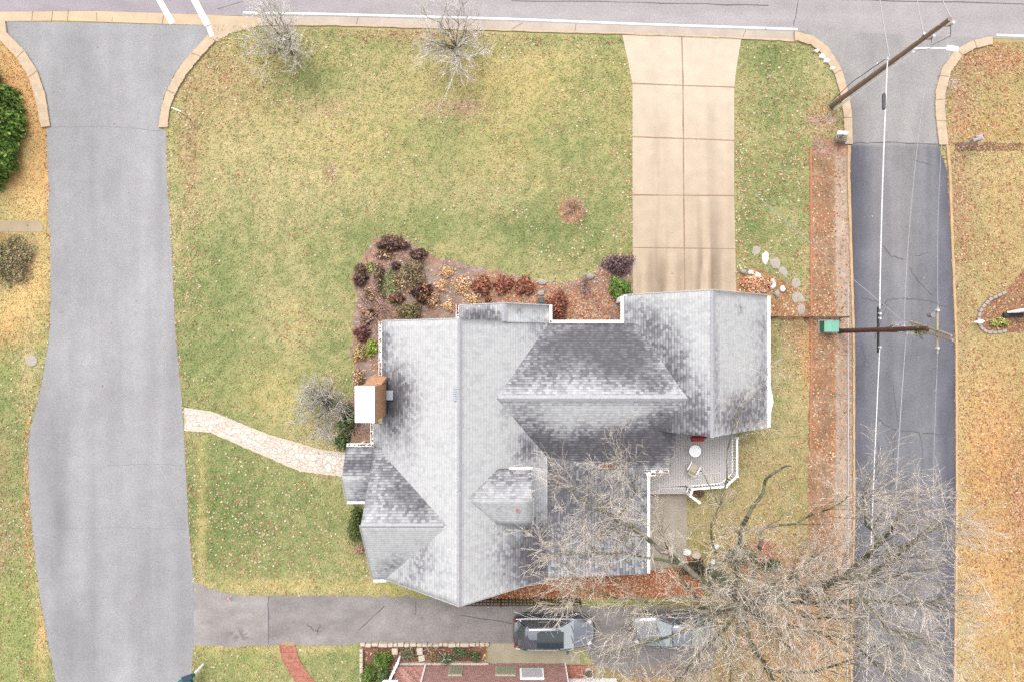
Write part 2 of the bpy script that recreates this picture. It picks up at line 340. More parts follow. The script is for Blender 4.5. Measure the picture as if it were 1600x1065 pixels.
# blobs: px, py, rx, ry, strength, colour
BL = [
 (620, 130, 420, 110, .7, 'yel'), (560, 230, 170, 60, .75, 'yel'), (720, 300, 160, 50, .35, 'tan'), (590, 130, 70, 50, .6, 'tan'), (400, 230, 110, 60, .6, 'tan'), (850, 150, 110, 90, .5, 'yel'), (430, 300, 80, 50, .35, 'tan'),
 (600, 110, 60, 50, .5, 'mid'), (480, 120, 60, 40, .6, 'grn'), (560, 60, 120, 20, .5, 'grn'), (850, 62, 150, 18, .4, 'grn'), (700, 60, 90, 12, .4, 'brn'), (620, 50, 70, 8, .5, 'brn'),
 (660, 245, 80, 50, .4, 'grn'), (700, 200, 60, 40, .4, 'grn'), (900, 210, 70, 50, .5, 'grn'), (930, 120, 40, 50, .4, 'grn'), (870, 370, 110, 45, .8, 'grn'), (840, 355, 60, 25, .4, 'dgr'), (690, 350, 70, 25, .7, 'grn'), (500, 350, 80, 60, .35, 'grn'), (350, 420, 60, 90, .75, 'grn'),
 (320, 560, 50, 100, .7, 'grn'), (400, 560, 90, 60, .25, 'grn'), (510, 420, 40, 60, .5, 'grn'), (505, 520, 30, 60, .6, 'grn'), (440, 480, 60, 40, .4, 'tan'), (430, 620, 60, 50, .65, 'yel'), (540, 300, 120, 40, .3, 'tan'), (470, 500, 30, 30, .4, 'yel'),
 (350, 800, 90, 90, .85, 'dgr'), (450, 840, 120, 80, .65, 'grn'), (360, 720, 60, 40, .7, 'grn'), (480, 780, 80, 40, .6, 'grn'), (440, 915, 150, 12, .8, 'yel'), (600, 918, 60, 12, .7, 'yel'), (315, 800, 8, 140, .7, 'yel'),
 (700, 170, 45, 14, .5, 'pnk'), (730, 168, 20, 10, .9, 'pnk'), (519, 270, 7, 14, .9, 'pnk'), (350, 130, 60, 60, .35, 'brn'), (300, 230, 15, 70, .45, 'brn'), (500, 170, 40, 14, .4, 'pnk'),
 (1210, 140, 50, 80, .6, 'grn'), (1210, 300, 50, 90, .7, 'grn'), (1180, 350, 25, 80, .4, 'dgr'), (1290, 190, 25, 20, .7, 'pnk'), (1290, 150, 25, 60, .4, 'tan'), (1200, 85, 40, 20, .5, 'dgr'), (1215, 210, 40, 15, .4, 'tan'), (1280, 180, 15, 20, .5, 'brn'),
 (1230, 580, 40, 80, .9, 'olv'), (1235, 640, 30, 90, .6, 'tan'), (1215, 540, 18, 30, .4, 'grn'), (1240, 530, 25, 30, .6, 'brn'), (1230, 720, 70, 70, .9, 'olv'), (1190, 740, 50, 60, .15, 'grn'), (1150, 800, 80, 70, .9, 'olv'), (1170, 700, 40, 40, .5, 'tan'), (1210, 620, 20, 40, .3, 'grn'), (1260, 560, 12, 60, .6, 'org'),
 (1240, 960, 120, 120, .8, 'org'), (1150, 980, 80, 70, .5, 'brn'), (1200, 880, 40, 30, .7, 'brn'), (1110, 920, 50, 40, .4, 'dgr'), (1090, 1040, 100, 50, .5, 'olv'), (1290, 1010, 40, 60, .6, 'org'), (1010, 1060, 100, 30, .6, 'brn'),
 (1550, 130, 60, 70, .55, 'olv'), (1560, 95, 60, 20, .8, 'brn'), (1500, 170, 18, 60, .75, 'brn'), (1540, 270, 70, 50, .6, 'tan'), (1560, 330, 60, 60, .5, 'olv'), (1500, 330, 20, 90, .6, 'brn'), (1530, 200, 60, 20, .4, 'org'), (1555, 420, 40, 60, .5, 'olv'), (1520, 560, 60, 40, .5, 'tan'), (1550, 700, 80, 120, .55, 'org'),
 (1530, 640, 40, 60, .5, 'str'), (1540, 900, 80, 200, .65, 'org'), (1500, 720, 12, 120, .4, 'tan'), (1590, 780, 15, 60, .8, 'brn'), (1550, 560, 60, 30, .4, 'olv'), (1540, 960, 60, 60, .4, 'str'), (1510, 1000, 20, 60, .5, 'tan'), (1500, 500, 20, 60, .4, 'brn'),
 (40, 130, 60, 110, 1.0, 'org'), (50, 300, 50, 50, 1.0, 'str'), (70, 200, 12, 100, .7, 'org'), (20, 270, 40, 20, .6, 'org'), (50, 430, 40, 80, .95, 'str'), (20, 490, 35, 40, .9, 'str'), (10, 530, 40, 25, .6, 'org'), (25, 580, 40, 40, .75, 'lgr'), (45, 600, 20, 60, .7, 'tan'), (20, 680, 40, 60, .6, 'grn'),
 (20, 780, 40, 60, .7, 'grn'), (15, 860, 40, 50, .5, 'dgr'), (45, 780, 8, 140, .6, 'org'), (30, 960, 50, 70, .95, 'lgr'), (30, 1050, 60, 40, .8, 'lgr'), (65, 990, 10, 70, .7, 'str'), (10, 850, 20, 20, .5, 'brn'), (5, 730, 10, 60, .4, 'brn'), (35, 560, 30, 10, .4, 'tan'),
 (380, 1035, 90, 30, .5, 'lgr'), (520, 1035, 60, 30, .7, 'grn'), (430, 1012, 150, 6, .7, 'yel'),
]
def ground_color(x, y):
    px, py = unp(x, y)
    n1 = fbm(N1, x, y, .16, 4); n2 = fbm(N2, x, y, .8, 4); n3 = fbm(N3, x, y, 3.0, 3)
    c = np.empty(x.shape + (3,)); base = np.array(CP['mid'], float)
    c[:] = base
    t = sstep(.42, .58, n1)[..., None]; c = c * (1 - t * .6) + np.array(CP['tan']) * t * .6
    n5 = fbm(N3, x, y, .35, 5); t = sstep(.50, .66, n5)[..., None]; c = c * (1 - t * .45) + np.array(CP['grn']) * t * .45
    t = sstep(.48, .68, n2)[..., None]; c = c * (1 - t * .50) + np.array(CP['grn']) * t * .50
    for (bx, by, rx, ry, s, k) in BL:
        d = ((px - bx) / rx) ** 2 + ((py - by) / ry) ** 2
        t = (np.exp(-d * .9) * s * 1.15 * (0.5 + 1.0 * n2))[..., None]; t = np.clip(t, 0, 1)
        c = c * (1 - t) + np.array(CP[k]) * t
    # far east and far west verges keep their dominant tones
    far = sstep(1500, 1560, px)[..., None] * .30; c = c * (1 - far) + np.array(CP['org']) * far
    ed = (1 - .75 * np.maximum(sstep(110, 70, px) * sstep(540, 480, py), sstep(1470, 1500, px)))[..., None]
    t = sstep(.48, .72, n3)[..., None] * .28 * ed; c = c * (1 - t) + np.array(CP['tan']) * t
    t = sstep(.52, .30, n3)[..., None] * .24 * ed; c = c * (1 - t) + np.array(CP['dgr']) * t
    return Anp(c)

# ------------------------------------------------------------------ ground: one sheet out to the horizon
def axis(lo, hi, step, far):
    a = np.arange(lo, hi + step, step); ext = []; d = step; v = a[-1]
    while v < far: d *= 1.5; v += d; ext.append(v)
    ext2 = []; d = step; v = a[0]
    while v > -far: d *= 1.5; v -= d; ext2.append(v)
    return np.concatenate([ext2[::-1], a, ext])
ax, ay = axis(-34, 34, .22, 900), axis(-24, 24, .22, 900)
X, Y = np.meshgrid(ax, ay)
ny, nx = X.shape
gc = ground_color(X.ravel(), Y.ravel())
Z = (fbm(N2, X, Y, .5, 3) - .5) * .0
idx = np.arange(nx * ny).reshape(ny, nx)
F = np.stack([idx[:-1, :-1], idx[:-1, 1:], idx[1:, 1:], idx[1:, :-1]], -1).reshape(-1, 4)
me = np_mesh('ground', np.stack([X.ravel(), Y.ravel(), Z.ravel()], 1), F, gc)
tag(link('ground', me, M['ground']), kind='structure')

def resample(P, n):
    P = np.array(P, float); d = np.r_[0, np.cumsum(np.hypot(*np.diff(P, axis=0).T))]
    t = np.linspace(0, d[-1], n); return np.stack([np.interp(t, d, P[:, 0]), np.interp(t, d, P[:, 1])], 1)
def sheet(name, LA, LB, nu, nv, z, colf, m, parent=None, kind='structure', by=None, jit=0):
    """surface between two edge polylines (photo pixels)"""
    if by is None: a, b = resample(LA, nv), resample(LB, nv)
    else:
        k = by; LA = np.array(LA, float); LB = np.array(LB, float)
        ta = np.linspace(LA[0, k], LA[-1, k], nv); tb = np.linspace(LB[0, k], LB[-1, k], nv)
        o = 1 - k
        a = np.zeros((nv, 2)); b = np.zeros((nv, 2)); a[:, k] = ta; b[:, k] = tb
        a[:, o] = np.interp(ta, LA[:, k], LA[:, o]); b[:, o] = np.interp(tb, LB[:, k], LB[:, o])
    if jit:
        a += (np.random.default_rng(3).random(a.shape) - .5) * jit; b += (np.random.default_rng(4).random(b.shape) - .5) * jit
    t = np.linspace(0, 1, nu)[None, :, None]
    P = a[:, None] * (1 - t) + b[:, None] * t
    px, py = P[..., 0].ravel(), P[..., 1].ravel()
    V = np.stack([(px - 800) / S, (532.5 - py) / S, np.full(px.shape, z)], 1)
    idx = np.arange(nu * nv).reshape(nv, nu)
    F = np.stack([idx[:-1, :-1], idx[:-1, 1:], idx[1:, 1:], idx[1:, :-1]], -1).reshape(-1, 4)
    # face up
    v0, v1, v2 = V[F[0, 0]], V[F[0, 1]], V[F[0, 2]]
    if np.cross(v1 - v0, v2 - v0)[2] < 0: F = F[:, ::-1]
    me = np_mesh(name, V, F, colf(px, py) if colf else None)
    o = link(name, me, m, parent)
    if parent is None: tag(o, kind=kind)
    return o
def poly_sheet(name, poly, z, step, colf, m, parent=None, thick=0, kind='structure', wob=0):
    """fine grid clipped to a polygon"""
    P = np.array(poly, float); x0, y0 = P.min(0) - step; x1, y1 = P.max(0) + step
    gx = np.arange(x0, x1 + step, step); gy = np.arange(y0, y1 + step, step); X, Y = np.meshgrid(gx, gy)
    cx, cy = X[:-1, :-1] + step / 2, Y[:-1, :-1] + step / 2
    wx = (fbm(N1, cx, cy, .06, 3) - .5) * wob; wy = (fbm(N2, cx, cy, .06, 3) - .5) * wob
    ins = pip(cx + wx, cy + wy, poly)
    idx = np.arange(X.size).reshape(X.shape)
    F = np.stack([idx[1:, :-1], idx[1:, 1:], idx[:-1, 1:], idx[:-1, :-1]], -1)[ins]
    used = np.unique(F); mp = -np.ones(X.size, int); mp[used] = np.arange(len(used)); F = mp[F]
    px, py = X.ravel()[used], Y.ravel()[used]
    V = np.stack([(px - 800) / S, (532.5 - py) / S, np.full(px.shape, z)], 1)
    me = np_mesh(name, V, F, colf(px, py)); o = link(name, me, m, parent)
    if parent is None: tag(o, kind=kind)
    return o
def ribbon(name, pts, wpx, z, m, parent=None, jit=0, kind='structure', seed=1, sub=6):
    """thin flat strip along photo-pixel points"""
    r = random.Random(seed)
    P = resample(pts, max(2, (len(pts) - 1) * sub + 1))
    if jit: P = P + (np.random.default_rng(seed).random(P.shape) - .5) * jit
    V = []; Fs = []
    for i, p in enumerate(P):
        t = P[min(i + 1, len(P) - 1)] - P[max(i - 1, 0)]; t = t / (np.hypot(*t) + 1e-9); n = np.array([-t[1], t[0]])
        ww = wpx * (1 + (r.random() - .5) * (.8 if jit else 0)) / 2
        for s in (-1, 1): q = p + n * s * ww; V.append(((q[0] - 800) / S, (532.5 - q[1]) / S, z))
    for i in range(len(P) - 1): Fs.append((2 * i, 2 * i + 1, 2 * i + 3, 2 * i + 2))
    V = np.array(V); Fs = np.array(Fs)
    a = V[Fs[0]]; 
    if np.cross(a[1] - a[0], a[2] - a[0])[2] < 0: Fs = Fs[:, ::-1]
    o = link(name, np_mesh(name, V, Fs), m, parent)
    if parent is None: tag(o, kind=kind)
    return o
def curb(name, outer, inner, h, m, label=None, n=60, z0=0.0):
    """raised kerb between two px polylines"""
    a, b = resample(outer, n), resample(inner, n); V = []; Fs = []
    jr = np.random.default_rng(len(outer) * 7 + n); kk_ = .7 if n >= 60 else .2; a[1:-1] += (jr.random(a[1:-1].shape) - .5) * kk_; b[1:-1] += (jr.random(b[1:-1].shape) - .5) * kk_ * 2
    for i in range(n):
        for (q, z) in ((a[i], z0), (a[i], h), (b[i], h), (b[i], z0)): V.append(((q[0] - 800) / S, (532.5 - q[1]) / S, z))
    for i in range(n - 1):
        for k in range(4): Fs.append((4 * i + k, 4 * i + (k + 1) % 4, 4 * i + 4 + (k + 1) % 4, 4 * i + 4 + k))
    me = bpy.data.meshes.new(name); me.from_pydata(V, [], Fs + [(0, 1, 2, 3), (4 * n - 4, 4 * n - 1, 4 * n - 2, 4 * n - 3)]); me.update()
    o = link(name, me, m); tag(o, kind='structure'); return o

def nz(px, py, sx, sy, oc=4, n=N1): return fbm(n, px / sx, py / sy, 1.0, oc)
# top road
def c_top(px, py):
    c = np.zeros(px.shape + (3,)) + np.array([188, 181, 183.]); t = nz(px, py, 160, 14, 3)[..., None]
    c += (t - .5) * 26; c += (nz(px, py, 30, 8, 3, N2)[..., None] - .5) * 12
    k = sstep(700, 300, px)[..., None]; c -= k * np.array([6, 8, 4])
    return Anp(c)
TOP_S = [(-900, 22), (0, 19), (150, 18), (330, 24), (400, 25), (500, 26), (800, 34), (1245, 50), (1400, 60), (1560, 60), (1600, 62), (2600, 100)]
road_t = sheet('main_road', [(-900, -260), (2600, -180)], TOP_S, 26, 200, .012, c_top, M['asphalt'], by=0)
def c_l(px, py):
    c = np.zeros(px.shape + (3,)) + np.array([176, 174, 177.])
    c += (nz(px, py, 18, 300, 3)[..., None] - .5) * 26 + (nz(px, py, 60, 90, 4, N2)[..., None] - .5) * 24 + np.exp(-((px - 185) / 50) ** 2)[..., None] * 7
    for bx, by, rx, ry, s in ((100, 430, 22, 60, 10), (90, 700, 22, 90, 14), (95, 810, 14, 30, 14), (80, 880, 20, 40, 12), (130, 990, 30, 80, 9), (200, 950, 25, 90, 7), (97, 488, 4, 4, 16), (104, 458, 3, 3, 14), (102, 387, 4, 2, 16), (105, 410, 3, 3, 10), (190, 640, 5, 60, 8), (213, 490, 2, 2, 20), (235, 120, 30, 20, 5), (175, 60, 60, 10, 5)):
        c -= s * np.exp(-((px - bx) / rx) ** 2 - ((py - by) / ry) ** 2)[..., None]
    return Anp(c)
road_l = sheet('side_street', LROAD_L, LROAD_R, 40, 420, .016, c_l, M['asphalt'], by=1, jit=1.0)
def c_r(px, py):
    u = (px - 1332) / 155.0
    c = np.zeros(px.shape + (3,)) + np.array([136, 136, 143.])
    edge = np.maximum(sstep(.20, .0, u), sstep(.80, 1.0, u)); edge = np.clip(edge + (nz(px, py, 14, 60, 3) - .5) * .6, 0, 1)
    mid = np.exp(-((u - .48) / .26) ** 2) * sstep(620, 330, py); 
    c += mid[..., None] * np.array([22, 19, 14]); c -= edge[..., None] * np.array([31, 31, 26])
    c += ((nz(px, py, 12, 240, 3, N2) - .5) * 26)[..., None] + ((nz(px, py, 30, 40, 4) - .5) * 22)[..., None]
    ap = sstep(231, 223, py)[..., None]; c = c * (1 - ap) + ap * (np.array([176, 172, 171.]) + ((nz(px, py, 20, 60, 4) - .5) * 26)[..., None])
    ap2 = (sstep(100, 190, py) * sstep(.25, .0, u))[..., None] * ap; c -= ap2 * 26
    return Anp(c)
road_r = sheet('side_lane', RROAD_L, RROAD_R, 44, 420, .020, c_r, M['asphalt'], by=1, jit=.8)
def c_sd(px, py):
    c = np.zeros(px.shape + (3,)) + np.array([178, 171, 169.])
    c += ((nz(px, py, 50, 20, 5) - .5) * 42)[..., None] + ((nz(px, py, 14, 10, 4, N2) - .5) * 22)[..., None]
    c -= sstep(417, 422, px)[..., None] * 12
    c -= (np.exp(-((px - 378) / 18) ** 2 - ((py - 990) / 9) ** 2) * 40)[..., None] * (nz(px, py, 8, 5, 3) > .5)[..., None]
    c -= (np.exp(-((px - 440) / 25) ** 2 - ((py - 985) / 18) ** 2) * 16)[..., None]; c -= sstep(740, 800, px)[..., None] * 10
    return Anp(c)
drive_s = poly_sheet('asphalt_driveway', SDRIVE[:7] + [(1110, 1050), (1000, 1060), (930, 1040), (905, 1004), (303, 1008)], .024, 2.5, c_sd, M['asphalt'], wob=5)
def c_con(base, amp):
    def f(px, py):
        c = np.zeros(px.shape + (3,)) + np.array(base, float)
        return Anp(c + ((nz(px, py, 40, 40, 5) - .5) * amp)[..., None] + ((nz(px, py, 7, 50, 3, N2) - .5) * amp * .4)[..., None])
    return f
poly_sheet('concrete_pad', [(762, 1004), (905, 1004), (905, 1036), (762, 1036)], .030, 4, c_con((190, 180, 155), 34), M['concrete'])
# concrete front drive with tyre marks
def c_dr(px, py):
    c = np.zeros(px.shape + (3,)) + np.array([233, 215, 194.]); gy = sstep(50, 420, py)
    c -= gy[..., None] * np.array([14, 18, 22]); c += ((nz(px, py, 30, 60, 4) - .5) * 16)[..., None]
    st = nz(px, py, 7, 160, 3, N2)
    for bx, y0, s, wd in ((1030, 170, 34, 13), (1110, 140, 40, 12), (1095, 290, 30, 16), (1140, 130, 14, 8), (1018, 380, 46, 8), (1036, 385, 44, 8), (1062, 380, 40, 8), (1100, 380, 34, 26), (1000, 400, 30, 8), (1120, 300, 26, 10)):
        k = np.exp(-((px - bx) / wd) ** 2) * sstep(y0 - 8, y0 + 40, py) * sstep(.25, .62, st)
        k2 = .34 + .36 * sstep(300, 440, py)
        c -= (k * s * k2)[..., None] * np.array([1.0, .98, .88])
    return Anp(c)
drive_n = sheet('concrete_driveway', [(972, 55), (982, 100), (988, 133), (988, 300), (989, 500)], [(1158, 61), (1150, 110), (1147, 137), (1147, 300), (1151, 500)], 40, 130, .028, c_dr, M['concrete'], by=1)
jp = drive_n
for k, (ya, yb) in enumerate(((131, 137), (214, 220), (305, 306), (387, 389))): ribbon('control_joint', [(988, ya), (1148, yb)], 1.5, .033, M['joint'], jp, jit=.3, seed=k)
ribbon('control_joint', [(1065, 58), (1067, 130), (1068, 300), (1070, 460)], 1.8, .0335, M['joint'], jp, jit=.3, seed=9)
# markings
ribbon('edge_line', [(380, 20), (500, 22), (800, 30), (1000, 38), (1246, 46)], 3.0, .018, M['paint'], road_t, sub=8)
ribbon('edge_line', [(1557, 55), (1700, 60), (2200, 80)], 3.0, .018, M['paint'], road_t)
for a, b in (((232, -30), (270, 37)), ((288, -30), (325, 40))): ribbon('crossing_line', [a, b], 9 if a[0] < 260 else 10, .036, M['paint'], road_t)
ribbon('crossing_line', [(326, 42), (332, 58)], 7, .041, M['paint'], road_t)
for k, (pts, wd) in enumerate(([( (430, 30), (420, 5), (400, -10)), 0.9], [((1240, 40), (1246, 10), (1250, -10)), 1.0], [((1185, -5), (1400, 2), (1600, 6)), 1.4], [((800, 2), (1000, 4), (1200, 9)), 1.2], [((380, 3), (340, 14)), 0.9])):
    ribbon('crack', list(pts), wd, .0165, M['crack'], road_t, jit=2, seed=k)
for k, (pts, wd) in enumerate(([((80, 199), (150, 198), (200, 200), (250, 205)), .9], [((165, 727), (190, 726), (240, 724), (286, 727)), .8], [((100, 825), (180, 823), (290, 826)), .5])):
    ribbon('crack', list(pts), wd * .6, .0205, M['crackl'], road_l, jit=1.6, seed=20 + k)
CR = [((1332, 224), (1380, 223), (1466, 226)), ((1376, 380), (1392, 400), (1410, 406)), ((1420, 418), (1435, 440), (1455, 462)), ((1346, 465), (1370, 472), (1385, 478)), ((1378, 478), (1388, 468), (1410, 466), (1450, 470), (1480, 480)),
      ((1385, 478), (1376, 500), (1366, 530)), ((1345, 540), (1352, 560), (1342, 590)), ((1366, 650), (1390, 668), (1420, 674), (1476, 678)), ((1478, 678), (1484, 650), (1488, 640)), ((1478, 680), (1480, 740), (1484, 800)), ((1470, 540), (1464, 570), (1460, 605)), ((1398, 670), (1396, 720), (1393, 740)), ((1395, 600), (1400, 640), (1404, 670)),
      ((1430, 250), (1460, 260)), ((1450, 395), (1430, 400)), ((1436, 674), (1442, 700), (1440, 740)), ((1340, 232), (1345, 300)), ((1370, 690), (1380, 740), (1370, 800)), ((1450, 850), (1420, 900), (1440, 960), (1430, 1040))]
for k, pts in enumerate(CR): ribbon('crack', list(pts), 1.3 if k < 9 else .8, .0245, M['crack'], road_r, jit=2.2, seed=40 + k)
for k, pts in enumerate([((420, 931), (419, 1006)), ((500, 975), (495, 990)), ((480, 972), (490, 985), (503, 985)), ((650, 940), (648, 960)), ((600, 945), (560, 985)), ((720, 960), (800, 972))]): ribbon('crack', list(pts), 1.1, .0285, M['crack'], drive_s, jit=2.5, seed=80 + k)
# kerbs
def joints(parent, quad, z):
    for k, (a, b) in enumerate(quad): ribbon('joint', [a, b], 1.1, z, M['joint'], parent, jit=.6, seed=k)
c1 = sheet('concrete_gutter', [(-900, 22), (0, 19), (150, 18), (250, 21), (330, 24), (400, 27)], [(-900, 40), (0, 34), (100, 33), (250, 38), (326, 40), (400, 41)], 6, 80, .030, c_con((230, 204, 172), 26), M['concrete'], by=0)
joints(c1, [((52, 18), (50, 33)), ((83, 18), (81, 33)), ((107, 18), (106, 34)), ((151, 20), (152, 36)), ((176, 28), (175, 34)), ((256, 24), (254, 38))], .035)
poly_sheet('concrete_apron', [(326, 40), (400, 40), (400, 27), (420, 34), (400, 42), (362, 52), (338, 66), (328, 58)], .033, 2, c_con((230, 205, 176), 22), M['concrete'])
c2 = sheet('concrete_gutter', [(400, 26), (500, 26), (800, 34), (1160, 47), (1245, 50)], [(400, 41), (500, 40), (600, 43), (800, 49), (972, 54), (1160, 61), (1245, 66)], 6, 160, .024, c_con((214, 198, 184), 26), M['concrete'], by=0)
joints(c2, [((560, 28), (556, 40)), ((817, 36), (800, 46)), ((1165, 48), (1160, 60)), ((900, 38), (898, 52))], .029)
curb('kerb', [(400, 38.5), (500, 37.5), (600, 40.5), (800, 46.5), (972, 51.5), (1160, 58.5), (1245, 62)], [(400, 41.5), (500, 40.5), (600, 43.5), (800, 49.5), (972, 54.5), (1160, 61.5), (1245, 66)], .07, M['curbc'])
k1 = curb('kerb', [(326, 56), (300, 84), (278, 112), (262, 142), (254, 168), (249, 200)], [(337, 66), (315, 90), (292, 118), (275, 148), (266, 172), (263, 200)], .12, M['curbc'])
k2 = curb('kerb', [(10, 34), (12, 52), (40, 80), (60, 112), (73, 150), (80, 198)], [(-6, 34), (-4, 58), (28, 92), (47, 122), (58, 158), (66, 200)], .12, M['curbc'])
k3 = curb('kerb', [(1240, 50), (1270, 58), (1294, 76), (1314, 110), (1326, 150), (1330, 185), (1331, 226)], [(1240, 64), (1266, 71), (1284, 86), (1303, 117), (1313, 152), (1317, 185), (1319, 226)], .12, M['curbc'])
k4 = curb('kerb', [(1549, 58), (1520, 64), (1492, 78), (1470, 108), (1460, 145), (1460, 180), (1466, 227)], [(1549, 71), (1524, 76), (1502, 88), (1484, 114), (1475, 148), (1475, 180), (1480, 227)], .12, M['curbc'])
for kk, q in ((k1, [((262, 142), (275, 148)), ((300, 84), (315, 90))]), (k2, [((60, 112), (47, 122)), ((40, 80), (28, 92))]), (k3, [((1240, 50), (1240, 64)), ((1314, 110), (1303, 117)), ((1330, 185), (1317, 185))]), (k4, [((1520, 64), (1524, 76)), ((1492, 78), (1502, 88)), ((1464, 119), (1480, 121)), ((1459, 158), (1474, 156)), ((1461, 190), (1476, 190))])): joints(kk, q, .125)
curb('low_kerb', [(1328, 228), (1327, 266), (1331, 400), (1335, 532), (1335, 700), (1335.5, 798), (1331, 980), (1331, 1065), (1328, 1400)], [(1323.5, 228), (1322.5, 266), (1327, 400), (1331.5, 532), (1332, 700), (1332.5, 798), (1328, 980), (1328, 1065), (1325, 1400)], .09, M['curbo'], n=120)
curb('low_kerb', [(1477, 227), (1481, 266), (1486, 400), (1491.5, 532), (1492.5, 798), (1489, 1065), (1486, 1400)], [(1481, 227), (1485, 266), (1490, 400), (1495, 532), (1496, 798), (1492.5, 1065), (1490, 1400)], .09, M['curbo'], n=120)
curb('steel_edging', [(1323.5, 440), (1324, 700), (1322.5, 1065)], [(1325, 440), (1325.5, 700), (1324, 1065)], .06, M['wire'], n=20)
curb('timber_edging', [(1265, 232), (1265.5, 400), (1266, 560), (1264, 700)], [(1268, 232), (1268.5, 400), (1269, 560), (1267, 700)], .06, mat('rust_timber', A(206, 140, 106), .9, var=.35), n=40)
# pavement bits
def c_mul(base, amp=60, orange=.3):
    def f(px, py):
        c = np.zeros(px.shape + (3,)) + np.array(base, float)
        c += ((nz(px, py, 14, 14, 4) - .5) * amp)[..., None]
        t = (sstep(.50, .66, nz(px, py, 22, 22, 3, N2)) * orange)[..., None]
        return Anp(c * (1 - t) + np.array([206, 138, 98.]) * t)
    return f
poly_sheet('planting_bed', BED_N, .010, 2.2, c_mul((172, 150, 140), 46, .34), M['mulch'], wob=14)
poly_sheet('leafy_bed', BED_S, .009, 2.2, c_mul((186, 118, 76), 60, .6), M['mulch'], wob=8)
poly_sheet('raised_bed', BED_SW, .012, 2.5, c_mul((140, 98, 84), 40, .3), M['mulch'])
def c_rs(px, py):
    a = c_mul((174, 142, 112), 60, .24)(px, py); b = c_mul((202, 180, 160), 38, .12)(px, py)
    t = sstep(1303, 1309, px + (nz(px, py, 30, 60, 3) - .5) * 6)[..., None]; c = a * (1 - t) + b * t
    return c * (1 + ((nz(px, py, 8, 200, 3, N2) - .5) * .35)[..., None])
poly_sheet('gravel_strip', RSTRIP, .010, 2.2, c_rs, M['gravel'], wob=9)
poly_sheet('flagstone_path', PATH, .030, 1.5, c_con((230, 220, 205), 20), M['flag'])
curb('path_edging', [(288, 636), (330, 642), (420, 678), (500, 701), (548, 707)], [(288, 639), (330, 645.5), (419, 681.5), (500, 704.5), (548, 710.5)], .05, M['stone'], n=60)
curb('path_edging', [(288, 669), (330, 672), (400, 702), (470, 732), (548, 742)], [(288, 672.5), (330, 675.5), (400, 706), (469, 736), (548, 745.5)], .05, M['stone'], n=60)
poly_sheet('garden_path', [(-30, 347), (60, 345), (68, 350), (68, 362), (-30, 364)], .026, 2.5, c_con((200, 180, 150), 30), M['concrete'])
sheet('brick_walk', [(436, 1006), (441, 1030), (462, 1065), (520, 1110)], [(461, 1006), (468, 1030), (490, 1062), (540, 1090)], 8, 30, .030, c_con((210, 130, 110), 20), M['paver'])
for sx in (0, 1):
    p = [(436, 1006), (441, 1030), (462, 1065), (520, 1110)] if sx == 0 else [(461, 1006), (468, 1030), (490, 1062), (540, 1090)]
    q = [(a + (1.5 if sx == 0 else -1.5), b) for a, b in p]; curb('brick_edging', p, q, .05, M['paver'], n=24)
poly_sheet('brick_landing', [(438, 1006), (448, 1000), (460, 1002), (461, 1008)], .034, 1.5, c_con((190, 170, 140), 10), M['concrete'])
poly_sheet('patio_slab', [(1013, 770), (1072, 770), (1072, 885), (1013, 890)], .028, 4, c_con((198, 184, 168), 30), M['concrete'])
poly_sheet('brick_patio', [(1178, 845), (1210, 845), (1205, 885), (1175, 880)], .022, 4, c_con((198, 184, 168), 30), M['paver'], wob=8)
poly_sheet('mulch_ring', [(893 + 22 * math.cos(a), 330 + 20 * math.sin(a)) for a in np.linspace(0, 6.28, 17)[:-1]], .008, 2, c_mul((214, 160, 128), 40, .6), M['mulch'], wob=10)
poly_sheet('corner_bed', [(1600, 420), (1572, 452), (1545, 462), (1527, 485), (1524, 500), (1532, 516), (1560, 518), (1610, 520)], .009, 2.2, c_mul((168, 118, 98), 40, .3), M['mulch'], wob=4)
poly_sheet('flower_bed', [(0, 364), (55, 366), (62, 395), (45, 430), (20, 450), (-10, 455)], .009, 2.2, c_mul((178, 160, 110), 50, .4), M['mulch'], wob=10)
poly_sheet('rock_bed', [(1152, 425), (1190, 420), (1240, 450), (1270, 480), (1285, 498), (1205, 498), (1152, 470)], .009, 2.2, c_mul((196, 138, 104), 60, .6), M['mulch'], wob=10)
for (px, py, rx, ry) in ((1492, 130, 12, 10), (1286, 188, 22, 8)):
    poly_sheet('bare_soil', [(px + rx * math.cos(a), py + ry * math.sin(a)) for a in np.linspace(0, 6.28, 13)[:-1]], .007, 1.6, c_mul((206, 182, 166), 26, .1), M['mulch'], wob=10)
poly_sheet('bare_soil', [(1276, 210), (1326, 226), (1326, 245), (1268, 240)], .0145, 2, c_mul((196, 158, 142), 40, .3), M['mulch'], wob=10)
poly_sheet('bare_soil', [(1492, 222), (1600, 224), (1600, 236), (1492, 236)], .007, 2, c_mul((150, 110, 92), 40, .3), M['mulch'], wob=5)

